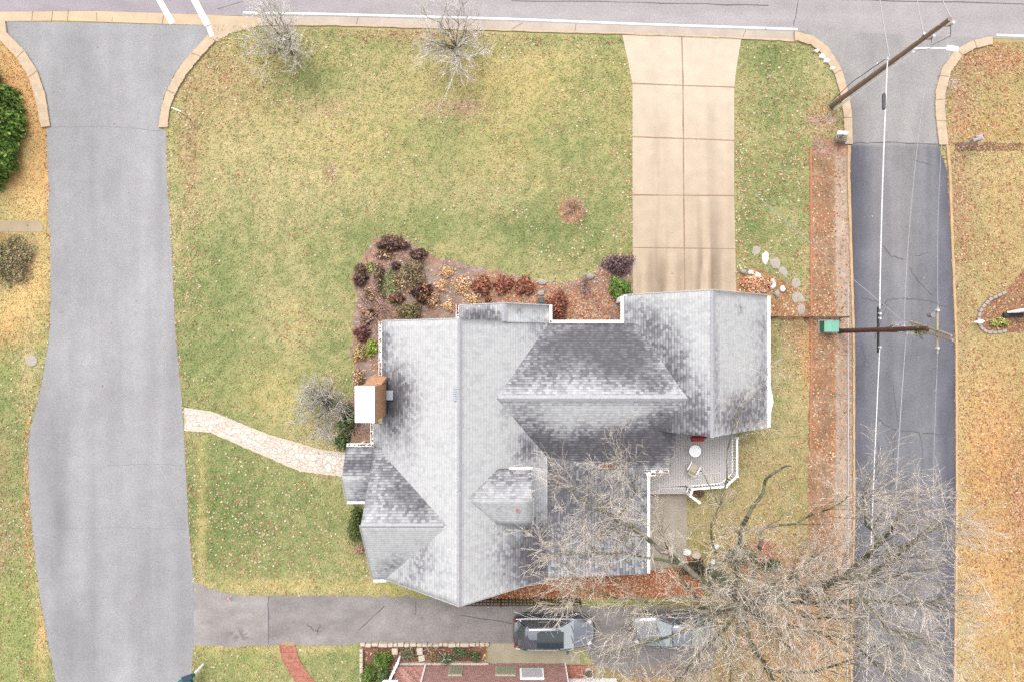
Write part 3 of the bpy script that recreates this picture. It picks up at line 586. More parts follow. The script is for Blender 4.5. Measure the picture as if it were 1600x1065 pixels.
# ------------------------------------------------------------------ house
def g(gx, gy, z): return Vector((gx / S, -gy / S, z))      # ground-pixel offsets from below the camera
house = empty('suburban_house', g(0, 190, 0), 0, 'rambling grey shingle-roofed house with white gutters, tall brick chimney and attached garage', 'house')
HO = house.location.copy()
def child(o, parent=None):
    """mesh built in world coordinates parented to a thing without moving"""
    p = parent or house
    o.parent = p
    me = o.data
    off = Vector((0, 0, 0)); q = p
    while q is not None: off += q.location; q = q.parent
    me.transform(Matrix.Translation(-off)); return o
def px_of(v):
    f = H / (H - v[:, 2]); return v[:, 0] * f * S + 800, 532.5 - v[:, 1] * f * S
def roof_plane(name, eL, eR, rR, rL, stains, base=.10, parent=None, thick=.14):
    eL, eR, rR, rL = [np.array(p) for p in (eL, eR, rR, rL)]
    Lu = np.linalg.norm(eR - eL); Lv = np.linalg.norm(rL - eL)
    nu, nv = max(3, int(Lu / .3)), max(3, int(Lv / .3))
    u = np.linspace(0, 1, nu); v = np.linspace(0, 1, nv); U, Vv = np.meshgrid(u, v)
    U3, V3 = U[..., None], Vv[..., None]
    P = (eL * (1 - U3) + eR * U3) * (1 - V3) + (rL * (1 - U3) + rR * U3) * V3
    P = P.reshape(-1, 3); px, py = px_of(P)
    s = np.full(len(P), base)
    for (bx, by, rx, ry, st) in stains:
        s = np.maximum(s, 0) + st * np.exp(-((px - bx) / rx) ** 2 - ((py - by) / ry) ** 2)
    s = np.clip(s, 0, .95)
    idx = np.arange(nu * nv).reshape(nv, nu)
    F = np.stack([idx[:-1, :-1], idx[:-1, 1:], idx[1:, 1:], idx[1:, :-1]], -1).reshape(-1, 4)
    n = np.cross(eR - eL, rL - eL)
    if n[2] < 0: F = F[:, ::-1]
    # underside
    nv2 = P + np.array([0, 0, -thick]); o = len(P)
    F2 = F[:, ::-1] + o
    def side(a): a = np.array(a); return np.stack([a[:-1], a[1:], a[1:] + o, a[:-1] + o], 1)
    F = np.concatenate([F, F2, side(idx[0, ::-1]), side(idx[-1]), side(idx[:, 0]), side(idx[::-1, -1])])
    du = (U.ravel() * Lu); dv = Vv.ravel() * Lv
    # keep u in true metres along the eave
    e = (eR - eL) / Lu; du = (P - eL) @ e
    uv = np.stack([np.r_[du, du], np.r_[dv, dv]], 1) + rnd.random() * 7
    col = np.zeros((2 * len(P), 3)); col[:, 0] = np.r_[s, s]
    me = np_mesh(name, np.concatenate([P, nv2]), F, col, uv)
    return child(link(name, me, M['shingle']), parent)
def gable_walls(x0, x1, y0, y1, ze, zr, axis, m, name='wall', ins=.35, mid=None):
    """x0.. in ground px; axis 'x' or 'y' = ridge direction; walls end just below the roof"""
    i = ins * S; x0 += i; x1 -= i; y0 += i; y1 -= i
    if axis == 'y':
        xm = mid if mid is not None else (x0 + x1) / 2; sl = (zr - ze) / ((xm - x0 + i))
        za = ze + sl * i * .9 - .2; zm = zr - .25; prof = [(x0, 0), (x1, 0), (x1, za), (xm, zm), (x0, za)]
        vs = [g(a, y0, z) for a, z in prof] + [g(a, y1, z) for a, z in prof]
    else:
        ym = mid if mid is not None else (y0 + y1) / 2; sl = (zr - ze) / ((ym - y0 + i))
        za = ze + sl * i * .9 - .2; zm = zr - .25; prof = [(y0, 0), (y1, 0), (y1, za), (ym, zm), (y0, za)]
        vs = [g(x0, a, z) for a, z in prof] + [g(x1, a, z) for a, z in prof]
    b = MB(); n = 5
    b.add(vs, [(0, 1, 2, 3, 4), (9, 8, 7, 6, 5)] + [(k, k + 5, (k + 1) % 5 + 5, (k + 1) % 5) for k in range(5)])
    return child(b.build(name, m))

ZM, ZE = 7.4, 3.75
XR = -66.5; XW, XE = -184, 53
YN, YS = -27.5, 334.5
# y of rakes in ground px (gable ends vertical)
st_w = [(622, 618, 26, 40, .75), (600, 560, 7, 70, .45), (612, 640, 14, 60, .4), (640, 690, 10, 30, .25), (640, 900, 30, 30, .25), (660, 860, 18, 35, .3), (606, 530, 14, 18, .3), (690, 900, 12, 40, .12)]
roof_plane('roof_slope', g(XW, YN, ZE), g(XW, YS + 1, ZE), g(XR - 1, YS + 3, ZM), g(XR, YN, ZM), st_w)
st_e = [(830, 870, 30, 50, .5), (800, 870, 35, 60, .3), (850, 890, 25, 40, .5), (826, 700, 22, 24, .6), (850, 850, 30, 50, .45), (795, 500, 30, 12, .12), (845, 510, 22, 20, .3), (790, 650, 8, 22, .25)]
roof_plane('roof_slope', g(XE, YN, ZE - .05), g(XE + 1, YS + 1, ZE - .05), g(XR - 1, YS + 3, ZM), g(XR, YN, ZM), st_e)
roof_plane('roof_slope', g(XE, YN - 22, ZE - .04), g(XE, YN + 2, ZE - .04), g(-10, YN + 2, 5.80), g(-10, YN - 22, 5.80), [(845, 510, 22, 20, .3), (812, 486, 2, 9, .4)])
roof_plane('roof_slope', g(XW - 14, 118, ZE - .42), g(XW - 14, 152, ZE - .42), g(XW + 2, 152, ZE + .03), g(XW + 2, 118, ZE + .03), [(590, 680, 20, 20, .3)])
# small north gable
roof_plane('roof_slope', g(-75, YN - 22, 3.75), g(-75, YN + 3, 3.75), g(-10, YN + 3, 5.78), g(-10, YN - 22, 5.78), [(752, 492, 34, 14, .75), (735, 485, 12, 10, .2)])
# low-slope south-east roof
roof_plane('roof_slope', g(194, 150, 3.25), g(194, 334.5, 3.25), g(50, 334.5, ZE + .06), g(50, 150, ZE + .06), [(920, 770, 100, 80, .32), (860, 770, 40, 60, .15), (850, 740, 40, 20, .2)], .48)
# middle cross roof
st_bn = [(905, 525, 95, 38, .62), (850, 565, 55, 40, .5), (985, 570, 60, 40, .55), (1030, 600, 30, 18, .45), (960, 540, 60, 40, .5), (800, 600, 25, 18, .3), (905, 590, 140, 22, .18), (920, 624, 160, 5, .5)]
roof_plane('roof_slope', g(20, -24.5, 3.75), g(200, -24.5, 3.75), g(262, 76, 5.98), g(-60, 76, 5.98), st_bn)
st_bs = [(900, 705, 120, 26, .75), (1000, 700, 70, 34, .75), (1040, 660, 32, 30, .6), (820, 650, 30, 25, .3), (830, 690, 40, 30, .6), (960, 680, 70, 20, .3), (800, 632, 20, 10, .1), (910, 626, 150, 4, .4)]
roof_plane('roof_slope', g(226, 184.5, 3.3), g(-20, 184.5, 3.3), g(-60, 76, 5.98), g(228, 76, 5.98), st_bs)
# garage
st_gw = [(1010, 500, 30, 35, .35), (1020, 545, 36, 45, .45), (1050, 590, 26, 40, .4), (1090, 650, 24, 50, .6), (985, 480, 12, 16, .2), (1060, 560, 20, 60, .2), (1113, 560, 3, 120, .25), (1040, 655, 36, 26, .8), (1010, 680, 30, 30, .7)]
roof_plane('roof_slope', g(161, -64.5, 3.2), g(161, 124, 3.2), g(259.5, 124, 7.0), g(259.5, -64.5, 7.0), st_gw)
st_ge = [(1165, 645, 30, 34, .6), (1190, 600, 12, 50, .3), (1185, 510, 14, 30, .15), (1140, 660, 22, 22, .35), (1155, 480, 3, 10, .4), (1195, 530, 5, 120, .2), (1119, 590, 3, 90, .3)]
roof_plane('roof_slope', g(367.5, -64.5, 3.2), g(367.5, 124, 3.2), g(259.5, 124, 7.0), g(259.5, -64.5, 7.0), st_ge)
# west cross gable and porch
st_cn = [(630, 770, 60, 40, .42), (600, 725, 30, 20, .35), (660, 800, 30, 22, .3), (645, 760, 30, 30, .2)]
roof_plane('roof_slope', g(-196, 150.6, 3.45), g(-50, 150.6, 3.45), g(-50, 239, 6.9), g(-196, 239, 6.9), st_cn, .2)
roof_plane('roof_slope', g(-196, 336, 3.9), g(-50, 336, 3.9), g(-50, 239, 6.9), g(-196, 239, 6.9), [(605, 890, 20, 16, .3), (630, 880, 20, 16, .22)])
roof_plane('roof_slope', g(-237, 150.6, 3.42), g(-185, 150.6, 3.42), g(-185, 188, 4.3), g(-237, 188, 4.3), [(565, 725, 40, 18, .6), (590, 710, 20, 14, .2)], .3)
roof_plane('roof_slope', g(-237, 229, 3.35), g(-185, 229, 3.35), g(-185, 188, 4.3), g(-237, 188, 4.3), [(570, 770, 20, 18, .35), (580, 755, 16, 20, .3)], .15)
# dormer
dormer = empty('dormer', HO * 0); dormer.parent = house; dormer.location = (0, 0, 0)
roof_plane('dormer_slope', g(-28, 170.5, 5.95), g(26, 170.5, 5.95), g(26, 203, 7.1), g(-60, 203, 7.1), [(790, 745, 50, 12, .35)], .30, dormer)
roof_plane('dormer_slope', g(-28, 244, 5.95), g(26, 244, 5.95), g(26, 203, 7.1), g(-60, 203, 7.1), [(790, 822, 50, 6, .3)], .16, dormer)
b = MB(); b.box(-3 / S, -207 / S, 4.85, 46 / S, 62 / S, 2.1); child(b.build('dormer_wall', M['siding']), dormer)
b = MB(); b.add([g(21, 176, 5.85), g(21, 238, 5.85), g(21, 205, 6.9), g(-20, 176, 5.9), g(-20, 238, 5.9), g(-20, 205, 7.0)], [(0, 2, 1), (3, 4, 5), (0, 3, 5, 2), (1, 2, 5, 4)]); child(b.build('dormer_gable', M['siding']), dormer)
b = MB(); b.box(20.6 / S, -203 / S, 5.2, .05, .9, 1.0); child(b.build('window', M['glass']), dormer)
b = MB(); b.tube([g(-4, 169.8, 5.88), g(27, 169.2, 5.90)], .06, 6); child(b.build('gutter', M['white']), dormer)

# ridge caps
def cap(a, b_, wd=.11):
    o = MB(); a = Vector(a); b_ = Vector(b_); n = 24
    d = (b_ - a).normalized(); s = d.cross(Vector((0, 0, 1))).normalized()
    L = (b_ - a).length; k = max(2, int(L / .3))
    for i in range(k):
        p = a + (b_ - a) * (i / k); q = a + (b_ - a) * ((i + 1.12) / k)
        vs = [p + s * wd - Vector((0, 0, .07)), p + Vector((0, 0, .05)), p - s * wd - Vector((0, 0, .07)), q + s * wd - Vector((0, 0, .085)), q + Vector((0, 0, .035)), q - s * wd - Vector((0, 0, .085))]
        o.add(vs, [(0, 1, 4, 3), (1, 2, 5, 4), (0, 2, 1), (3, 4, 5)])
    return child(o.build('ridge_cap', M['ridge']))
M['ridge'] = mat('ridge_shingle', A(206, 205, 211), .85, var=.16, scale=4, fine=14, bump=.3)
cap(g(XR, YN, ZM), g(XR - 1, YS + 3, ZM)); cap(g(-18, 76, 5.98), g(236, 76, 5.98), .16); cap(g(259.5, -64.5, 7.0), g(259.5, 124, 7.0))
cap(g(-196, 239, 6.9), g(-90, 239, 6.9)); cap(g(-10, YN - 22, 5.80), g(-10, YN, 5.80), .14)

# walls under the roofs
gable_walls(XW, XE, YN, YS, ZE, ZM, 'y', M['siding'])
gable_walls(-75, 53, YN - 20, YN + 20, ZE, 5.8, 'y', M['siding'])
gable_walls(20, 226, -24.5, 184, 3.5, 5.98, 'x', M['siding'])
gable_walls(161, 367.5, -64.5, 124, 3.2, 6.9, 'y', M['siding'], ins=.3)
gable_walls(-196, -60, 150, 336, 3.6, 6.9, 'x', M['siding'], mid=239)
b = MB(); b.box(120 / S, -245 / S, 1.55, 130 / S, 165 / S, 3.0); child(b.build('wall', M['siding']))
for py in (158, 222):
    b = MB(); b.box(-230 / S, -py / S, 1.6, .18, .18, 3.2, bev=.02); child(b.build('porch_post', M['white']))
# bay on the garage's east side
b = MB(); b.prism([tuple(g(x, y, 0)[:2]) for x, y in ((352, 38), (374, 50), (381, 88), (374, 118), (352, 128))][::-1], .3, 2.7); child(b.build('bay_window', M['white']))
b = MB(); b.prism([tuple(g(x, y, 0)[:2]) for x, y in ((376.5, 60), (380.6, 80), (383, 84), (382.0, 56), (378, 52))][::-1], 1.0, 2.2); child(b.build('bay_glass', M['glass']))
# windows and doors of the walls
def window(cx, cy, cz, w_, h_, face):
    e = empty('window', (0, 0, 0)); e.parent = house; fx = {'w': (-1, 0), 'e': (1, 0), 'n': (0, 1), 's': (0, -1)}[face]
    c = g(cx, cy, cz); e.location = c - HO
    t = .08; f = MB(); gl = MB()
    if fx[0]:
        f.box(fx[0] * .03, 0, h_ / 2 + .04, t, w_ + .2, .08); f.box(fx[0] * .03, 0, -h_ / 2 - .04, t, w_ + .2, .08); f.box(fx[0] * .03, w_ / 2 + .05, 0, t, .1, h_); f.box(fx[0] * .03, -w_ / 2 - .05, 0, t, .1, h_); f.box(fx[0] * .03, 0, 0, t * .8, .05, h_)
        gl.box(fx[0] * .01, 0, 0, .05, w_, h_)
    else:
        f.box(0, fx[1] * .03, h_ / 2 + .04, w_ + .2, t, .08); f.box(0, fx[1] * .03, -h_ / 2 - .04, w_ + .2, t, .08); f.box(w_ / 2 + .05, fx[1] * .03, 0, .1, t, h_); f.box(-w_ / 2 - .05, fx[1] * .03, 0, .1, t, h_); f.box(0, fx[1] * .03, 0, .05, t * .8, h_)
        gl.box(0, fx[1] * .01, 0, w_, .05, h_)
    f.build('frame', M['white'], e); gl.build('pane', M['glass'], e)
ww = XW + .35 * S
window(ww, 0, 1.6, 1.1, 1.3, 'w'); window(ww, 35, 1.6, 1.1, 1.3, 'w')
window(-187, 280, 1.6, 1.6, 1.4, 'w'); window(-140, YS - 9, 1.6, 1.2, 1.4, 's'); window(-30, YS - 9, 1.6, 1.2, 1.4, 's'); window(-66, YS - 9, 5.0, 1.2, 1.2, 's')
window(-120, YN + 9, 1.6, 1.2, 1.4, 'n'); window(100, -15, 1.6, 1.6, 1.4, 'n'); window(169, -40, 1.5, .8, 1.3, 'w')
for xx in (215, 310):
    d = MB(); wdt = 2.55
    for k in range(4): d.box(xx / S, 57.2 / S, .30 + k * .56, wdt, .06, .53, bev=.015)
    child(d.build('garage_door', M['white']))
b = MB(); b.box(-187.5 / S, -188 / S, 1.1, .06, 1.0, 2.1, bev=.01); child(b.build('front_door', M['navy']))
# gutters
def gutter(a, b_, r=.075, name='gutter', m=None):
    a = Vector(a); b_ = Vector(b_); d = (b_ - a).normalized(); s = d.cross(Vector((0, 0, 1))).normalized()
    o = MB(); prof = [(-r, .0), (-r, -r * 1.6), (r, -r * 1.6), (r, 0), (r * .75, 0), (r * .75, -r * 1.0), (-r * .75, -r * 1.0), (-r * .75, 0)]
    vs = [p + s * x + Vector((0, 0, z)) for p in (a, b_) for x, z in prof]
    o.add(vs, [(i, (i + 1) % 8, 8 + (i + 1) % 8, 8 + i) for i in range(8)])
    return child(o.build(name, m or M['white']))
GUT = [(g(XW - 3, YN, ZE - .04), g(XW - 3, 60, ZE - .04)), (g(XW - 17, 118, ZE - .46), g(XW - 17, 152, ZE - .46)), (g(-77.5, YN - 23, 3.72), g(-77.5, YN, 3.72)),
       (g(XE + 1, -27.5, 3.70), g(159, -27.5, 3.70)), (g(XE + 2, -51, 3.70), g(XE + 2, -25, 3.70)), (g(370, -64.5, 3.17), g(370, 124, 3.17)), (g(154, 187, 3.27), g(226, 187, 3.27)), (g(196.5, 187, 3.2), g(196.5, 334, 3.2)),
       (g(-237, 148.4, 3.4), g(-198, 148.4, 3.4)), (g(-237, 231, 3.3), g(-190, 231, 3.3)), (g(-196, 338, 3.86), g(-178, 338, 3.86)), (g(158.5, -64, 3.18), g(158.5, -26, 3.18))]
for a, c in GUT: gutter(a, c)
def fascia(a, b_, r=.032):
    o = MB(); o.tube([a, b_], r, 4); return child(o.build('bargeboard', M['rake']))
fascia(g(161, -66, 3.15), g(259.5, -66, 6.94)); fascia(g(259.5, -66, 6.94), g(367, -66, 3.15)); fascia(g(XW, YN - 1, ZE - .06), g(XR, YN - 1, ZM - .06)); fascia(g(-75, YN - 23, 3.7), g(-10, YN - 23, 5.72)); fascia(g(-10, YN - 23, 5.72), g(53, YN - 23, 3.68))
fascia(g(XW, YS + 2, ZE - .07), g(XR - 1, YS + 4.5, ZM - .07)); fascia(g(XR - 1, YS + 4.5, ZM - .07), g(XE, YS + 2, ZE - .07)); fascia(g(-197.5, 239, 6.84), g(-197.5, 336, 3.84)); fascia(g(-238.5, 188, 4.24), g(-238.5, 229, 3.3)); fascia(g(28, 203, 7.03), g(28, 244, 5.9))
b = MB(); b.box(200 / S, -191 / S, 3.2, .5, .18, .12); b.box(203 / S, -188.5 / S, 3.2, .25, .25, .12); child(b.build('downspout_head', M['white']))
# white pier beside the garage wall
b = MB(); b.box(165 / S, 62.5 / S, 1.4, .22, .3, 2.8, bev=.02); child(b.build('corner_pier', M['white']))
# chimney
chim = empty('chimney', (0, 0, 0)); chim.parent = house
x0, x1, y0, y1 = -199, -175.5, 58, 102.5
b = MB(); b.box((x0 + x1) / 2 / S, -(y0 + y1) / 2 / S, 3.7, (x1 - x0) / S, (y1 - y0) / S, 7.4); child(b.build('stack', M['chim']), chim)
b = MB()
b.add([g(x0, 40, 0), g(x1, 40, 0), g(x1, y0, 0), g(x0, y0, 0), g(x0, 50, 4.0), g(x1, 50, 4.0), g(x1, y0 + .5, 5.7), g(x0, y0 + .5, 5.7)], [(0, 1, 5, 4), (4, 5, 6, 7), (1, 2, 6, 5), (3, 0, 4, 7), (2, 3, 7, 6)])
child(b.build('shoulder', M['chim']), chim)
b = MB(); b.box((x0 + x1) / 2 / S, -(y0 + y1) / 2 / S, 7.47, (x1 - x0) / S + .05, (y1 - y0) / S + .08, .12, bev=.02); child(b.build('chimney_cap', M['cap']), chim)
b = MB(); b.tube([g(-188, 72, 7.52), g(-188, 72, 7.56)], .06, 8); child(b.build('bolt', M['metal']), chim)
b = MB(); b.box(-174.9 / S, -79 / S, 4.1, .03, 1.75, .7); child(b.build('flashing', mat('lead_flashing', A(120, 118, 124), .5, .3)), chim)
# vents
def vent(px, py, z, r, h, m, name='roof_vent'):
    p = G(px, py, z); b = MB(); b.tube([p - Vector((0, 0, h)), p + Vector((0, 0, h)), p + Vector((0, 0, h + .02))], [r, r, r * .8], 10)
    b.box(p.x, p.y, z - h * .6, r * 3, r * 3, .04); child(b.build(name, m))
vent(828, 742, 6.4, .07, .25, M['metal'], 'vent_pipe'); vent(808, 796, 6.6, .06, .25, M['terra'], 'vent_pipe'); vent(826, 833, 4.9, .12, .15, M['stoneg']); vent(898, 856, 3.9, .05, .15, M['metal'], 'vent_pipe')
b = MB()
for k in range(6): p = G(713, 606 + k * 3.6, ZM - .15); b.box(p.x, p.y, ZM - .09, .28, .10, .06, bev=.01)
child(b.build('ridge_vent', mat('pale_blue_vent', A(196, 200, 214), .6)))
b = MB(); p = G(609, 617, 4.4); b.box(p.x, p.y, 4.42, .35, .5, .05); child(b.build('flashing_patch', mat('pale_patch', A(200, 205, 215), .6)))

# ------------------------------------------------------------------ deck
dz = 1.0
deck = empty('timber_deck', G(1100, 720, 0), 0, 'grey timber deck with white balustrade at the back corner of the grey-roofed house', 'deck')
def dpt(px, py, z=dz): return G(px, py, z)
b = MB()
# boards run up and down the picture
def deck_poly(poly, z):
    P = [dpt(x, y, z) for x, y in poly]; xs = [p.x for p in P]; bw = .14
    x = min(xs)
    while x < max(xs):
        xm = x + bw / 2; ys = []
        for i in range(len(P)):
            a, c = P[i], P[(i + 1) % len(P)]
            if (a.x - xm) * (c.x - xm) < 0: ys.append(a.y + (c.y - a.y) * (xm - a.x) / (c.x - a.x))
        if len(ys) >= 2:
            ys.sort(); b.box(xm, (ys[0] + ys[-1]) / 2, z - .02, bw - .012, ys[-1] - ys[0], .04)
        x += bw
deck_poly([(1040, 665), (1146, 670), (1147, 735), (1128, 755), (1010, 762), (1012, 728), (1040, 728)], dz)
child(b.build('deck_boards', M['deck']), deck)
b = MB()
for k in range(3): p0 = dpt(1015, 762 + k * 3.4, dz - .12 * (k + 1)); p1 = dpt(1072, 762 + k * 3.4, dz - .12 * (k + 1)); b.box((p0.x + p1.x) / 2, p0.y, p0.z, p1.x - p0.x, .14, .04)
child(b.build('landing_step', M['deck']), deck)
b = MB(); p = dpt(1085, 715, 0); b.box(p.x, p.y, .46, 3.4, 2.8, .9); child(b.build('deck_base', M['fence']), deck)
def railing(pts, z0=dz, h=.95, bal=True):
    r = MB(); bl = MB(); P = [dpt(x, y, z0) for x, y in pts]
    for i in range(len(P) - 1):
        a, c = P[i], P[i + 1]; d = c - a; L = d.length; ang = math.atan2(d.y, d.x); m_ = (a + c) / 2
        r.box(m_.x, m_.y, m_.z + h, L + .05, .11, .05, ang); r.box(m_.x, m_.y, m_.z + .12, L, .06, .05, ang)
        n = max(2, int(L / .16))
        for k in range(1, n): q = a + d * (k / n); bl.box(q.x, q.y, q.z + .5 * h + .05, .045, .045, h - .1, ang)
    child(r.build('railing', M['white']), deck); child(bl.build('balusters', M['white']), deck)
    for q in P: pp = MB(); pp.box(q.x, q.y, q.z + h / 2 + .05, .13, .13, h + .15, bev=.02); child(pp.build('post', M['white']), deck)
railing([(1143, 680), (1143, 738), (1126, 754), (1075, 758), (1072, 768), (1085, 778)])
tb = empty('patio_table', G(1081, 701, dz), 0, 'round white patio table on the grey deck', 'table')
b = MB(); b.tube([Vector((0, 0, .68)), Vector((0, 0, .70)), Vector((0, 0, .715)), Vector((0, 0, .72))], [.30, .335, .335, .31], 36); b.build('tabletop', M['white'], tb)
b = MB(); b.tube([(0, 0, 0), (0, 0, .68)], .035, 10); b.build('pedestal', M['white'], tb)
for k in range(4): b = MB(); a = k * 1.57 + .4; b.tube([(0, 0, .12), (.28 * math.cos(a), .28 * math.sin(a), 0.02)], .02, 6); b.build('leg', M['white'], tb)
def chair(px, py, rz, mseat, label, name='patio_chair', z=dz, mf=None):
    c = empty(name, G(px, py, z), rz, label, 'chair'); mf = mf or M['white']
    b = MB(); b.box(0, 0, .43, .52, .50, .10, bev=.04); b.build('seat', mseat, c)
    b = MB(); vs = [(-.26, .22, .45), (.26, .22, .45), (.26, .36, .88), (-.26, .36, .88), (-.26, .29, .43), (.26, .29, .43), (.26, .43, .86), (-.26, .43, .86)]
    b.add(vs, [(0, 1, 2, 3), (7, 6, 5, 4), (0, 4, 5, 1), (3, 2, 6, 7), (0, 3, 7, 4), (1, 5, 6, 2)]); b.build('backrest', mseat, c)
    for sx in (-1, 1):
        b = MB(); b.box(sx * .29, 0, .62, .06, .5, .04, bev=.01); b.build('armrest', mf, c)
        for sy in (-1, 1): b = MB(); b.tube([(sx * .29, sy * .22, 0), (sx * .27, sy * .22, .6)], .02, 6); b.build('leg', mf, c)
    return c
chair(1080, 728, 2.6, M['cream'], 'cream cushioned patio chair turned beside the round white table')
bb = empty('garden_bench', G(1086, 683, dz), 0, 'bright red folded lounge seat against the house wall on the deck', 'seat')
b = MB(); b.box(0, 0, .55, .75, .28, .12, bev=.05); b.build('cushion', M['red'], bb)
b = MB(); b.box(0, .14, .85, .75, .1, .5, bev=.04); b.build('backrest', M['red'], bb)
for sx in (-1, 1): b = MB(); b.tube([(sx * .3, 0, 0), (sx * .3, 0, .5)], .02, 6); b.build('leg', M['black'], bb)
# small items by the steps
pt = empty('planter_pot', G(1091, 768, 0), 0, 'dark planter with russet stems beside the deck steps', 'planter')
b = MB(); b.tube([(0, 0, 0), (0, 0, .4), (0, 0, .42)], [.16, .24, .22], 14); b.build('pot', M['fence'], pt)

# ------------------------------------------------------------------ neighbour's brick house along the bottom edge
yb = 502.5
nb = empty('brick_house', g(0, 560, 0), 0, 'pink brick neighbouring house at the bottom edge, its wall with small windows facing the driveway', 'house')
def nchild(o): return child(o, nb)
b = MB(); b.box(((-133 + 84) / 2) / S, -(yb + 130) / S, 2.9, (84 + 133) / S, 260 / S, 5.8); nchild(b.build('wall', M['brick']))
b = MB(); b.add([g(-150, yb - 8, 5.6), g(100, yb - 8, 5.6), g(100, yb + 130, 8.6), g(-150, yb + 130, 8.6), g(-150, yb + 270, 5.6), g(100, yb + 270, 5.6)], [(0, 1, 2, 3), (3, 2, 5, 4), (0, 3, 4), (1, 5, 2)]); nchild(b.build('roof', M['shingle2'] if 'shingle2' in M else M['ridge']))
for gx, gw, z0, z1, mm in ((-86, 18, .55, 1.5, 'glass'), (-10, 28, .55, 1.5, 'glass'), (30, 33, .75, 1.9, 'white')):
    e = empty('window', (0, 0, 0)); e.parent = nb
    b = MB(); b.box(gx / S, -(yb - .6) / S, (z0 + z1) / 2, gw / S + .12, .05, z1 - z0 + .12); child(b.build('frame', M['stone'] if mm == 'glass' else M['white']), e)
    if mm == 'glass':
        b = MB()
        for k in range(4): b.box((gx - gw / 2 + gw * (k + .5) / 4) / S, -(yb - 1.4) / S, (z0 + z1) / 2, gw / S / 4 - .04, .05, z1 - z0 - .05)
        child(b.build('pane', mat('sage_blind', A(190, 195, 165), .5)), e)
    else:
        b = MB(); b.box(gx / S, -(yb - 1.6) / S, (z0 + z1) / 2, gw / S - .1, .04, z1 - z0 - .1); child(b.build('pane', M['lens']), e)
b = MB(); b.tube([g(-134, yb - 1, 0), g(-134, yb - 1, 5)], .05, 8); nchild(b.build('downspout', M['white']))
b = MB(); b.tube([g(83, yb - 1, 0), g(83, yb - 1, 5)], .04, 8); nchild(b.build('downspout', M['white']))
b = MB(); b.box(-63 / S * 1 - 1.6, -(yb - 1.2) / S, .12, 5.2, .12, .24); nchild(b.build('water_table', M['stone']))
# lower red wall left of it with white handrail
lw = MB(); lw.box((-158) / S, -(yb + 26) / S, .22, 48 / S, 50 / S, .44); o = lw.build('brick_porch', M['brick']); tag(o, 'low red brick porch platform left of the pink brick wall at the bottom edge', 'porch')
hr = empty('handrail', G(612, 1050, 0), 0, 'white painted stair handrail with a post beside the round green bushes', 'handrail')
P1, P2 = G(622, 1034, .9) - hr.location, G(603, 1075, 1.2) - hr.location
b = MB(); b.tube([P1, P2], .06, 6); b.tube([P1 - Vector((0, 0, .4)), P2 - Vector((0, 0, .4))], .035, 6); b.build('rail', M['white'], hr)
for t_ in (0.02, .35, .68): q = P1.lerp(P2, t_); b = MB(); b.box(q.x, q.y, (q.z + .08) / 2, .12, .12, q.z + .08, bev=.015); b.build('post', M['white'], hr)
b = MB(); q = G(600, 1063, 1.0) - hr.location; b.box(q.x + .35, q.y, q.z, .9, .10, .06); b.build('top_bar', M['white'], hr)
# ac/pot by the wall
ud = empty('round_urn', G(919, 1047, 0), 0, 'round white urn with a dark hollow beside the pink brick wall', 'urn')
b = MB(); b.tube([(0, 0, 0), (0, 0, .45), (0, 0, .5)], [.2, .27, .27], 20, cap=False); b.build('urn_body', M['white'], ud)
b = MB(); b.tube([(0, 0, .36), (0, 0, .38)], [.22, .22], 20); b.build('soil', M['fence'], ud)
o = MB().box(*G(905, 1052, .06)[:2], .05, 1.7, 1.0, .10).build('patio_brick', M['paver']); tag(o, 'small russet brick patio under the round white urn', 'patio')
o = MB().box(G(925, 1064, .3).x, G(925, 1064, .3).y, .3, 2.9, .16, .5).build('white_retaining_wall', M['white']); tag(o, 'low white wall on the bottom edge below the round urn', 'wall')

# stone edging of raised bed: blocks
wall = MB(); rr = random.Random(4)
x = 563.0
while x < 762:
    L = rr.uniform(6, 15); c = G(x + L / 2, 1006 + rr.uniform(-.6, .6), .15); wall.box(c.x, c.y, .14, L / S - .03, .18 + rr.random() * .05, .26 + rr.random() * .05, rr.uniform(-.05, .05), bev=.035); x += L
y = 1012.0
while y < 1090:
    L = rr.uniform(6, 12); c = G(565, y + L / 2, .15); wall.box(c.x, c.y, .14, .2, L / S - .03, .28, rr.uniform(-.06, .06), bev=.035); y += L
tag(wall.build('stone_garden_wall', M['stone']), 'low cream stone block wall around the raised bed below the driveway', 'wall')
for k, (px, py, w_, l_) in enumerate(((617, 1017, .36, .36), (656, 1017, .36, .42), (659, 1028, .4, .35))):
    o = MB().box(*G(px, py, .2)[:2], .16, w_, l_, .22, .1 * k, bev=.05).build('square_stone', M['stone'])
    tag(o, ['cream square stone nearest the round green bushes in the raised bed', 'cream square stone in the middle of the raised bed touching its stone wall', 'tan square stone at the brick porch side of the raised bed'][k], 'stone', 'square stones in the raised bed')
# paver edging of the corner bed
pv = MB(); pts = resample([(1571, 456), (1545, 468), (1531, 484), (1527, 500), (1531, 512), (1542, 519), (1560, 519), (1572, 516)], 17)
for i in range(16):
    a, c = pts[i], pts[i + 1]; m_ = (a + c) / 2; d = c - a; L = np.hypot(*d) / S; p = G(m_[0], m_[1], 0); pv.box(p.x, p.y, .06, L - .03, .17, .12, -math.atan2(d[1], d[0]), bev=.02)
tag(pv.build('paver_border', M['stoneg']), 'curved border of grey paver blocks around the mulch bed at the right edge', 'border')

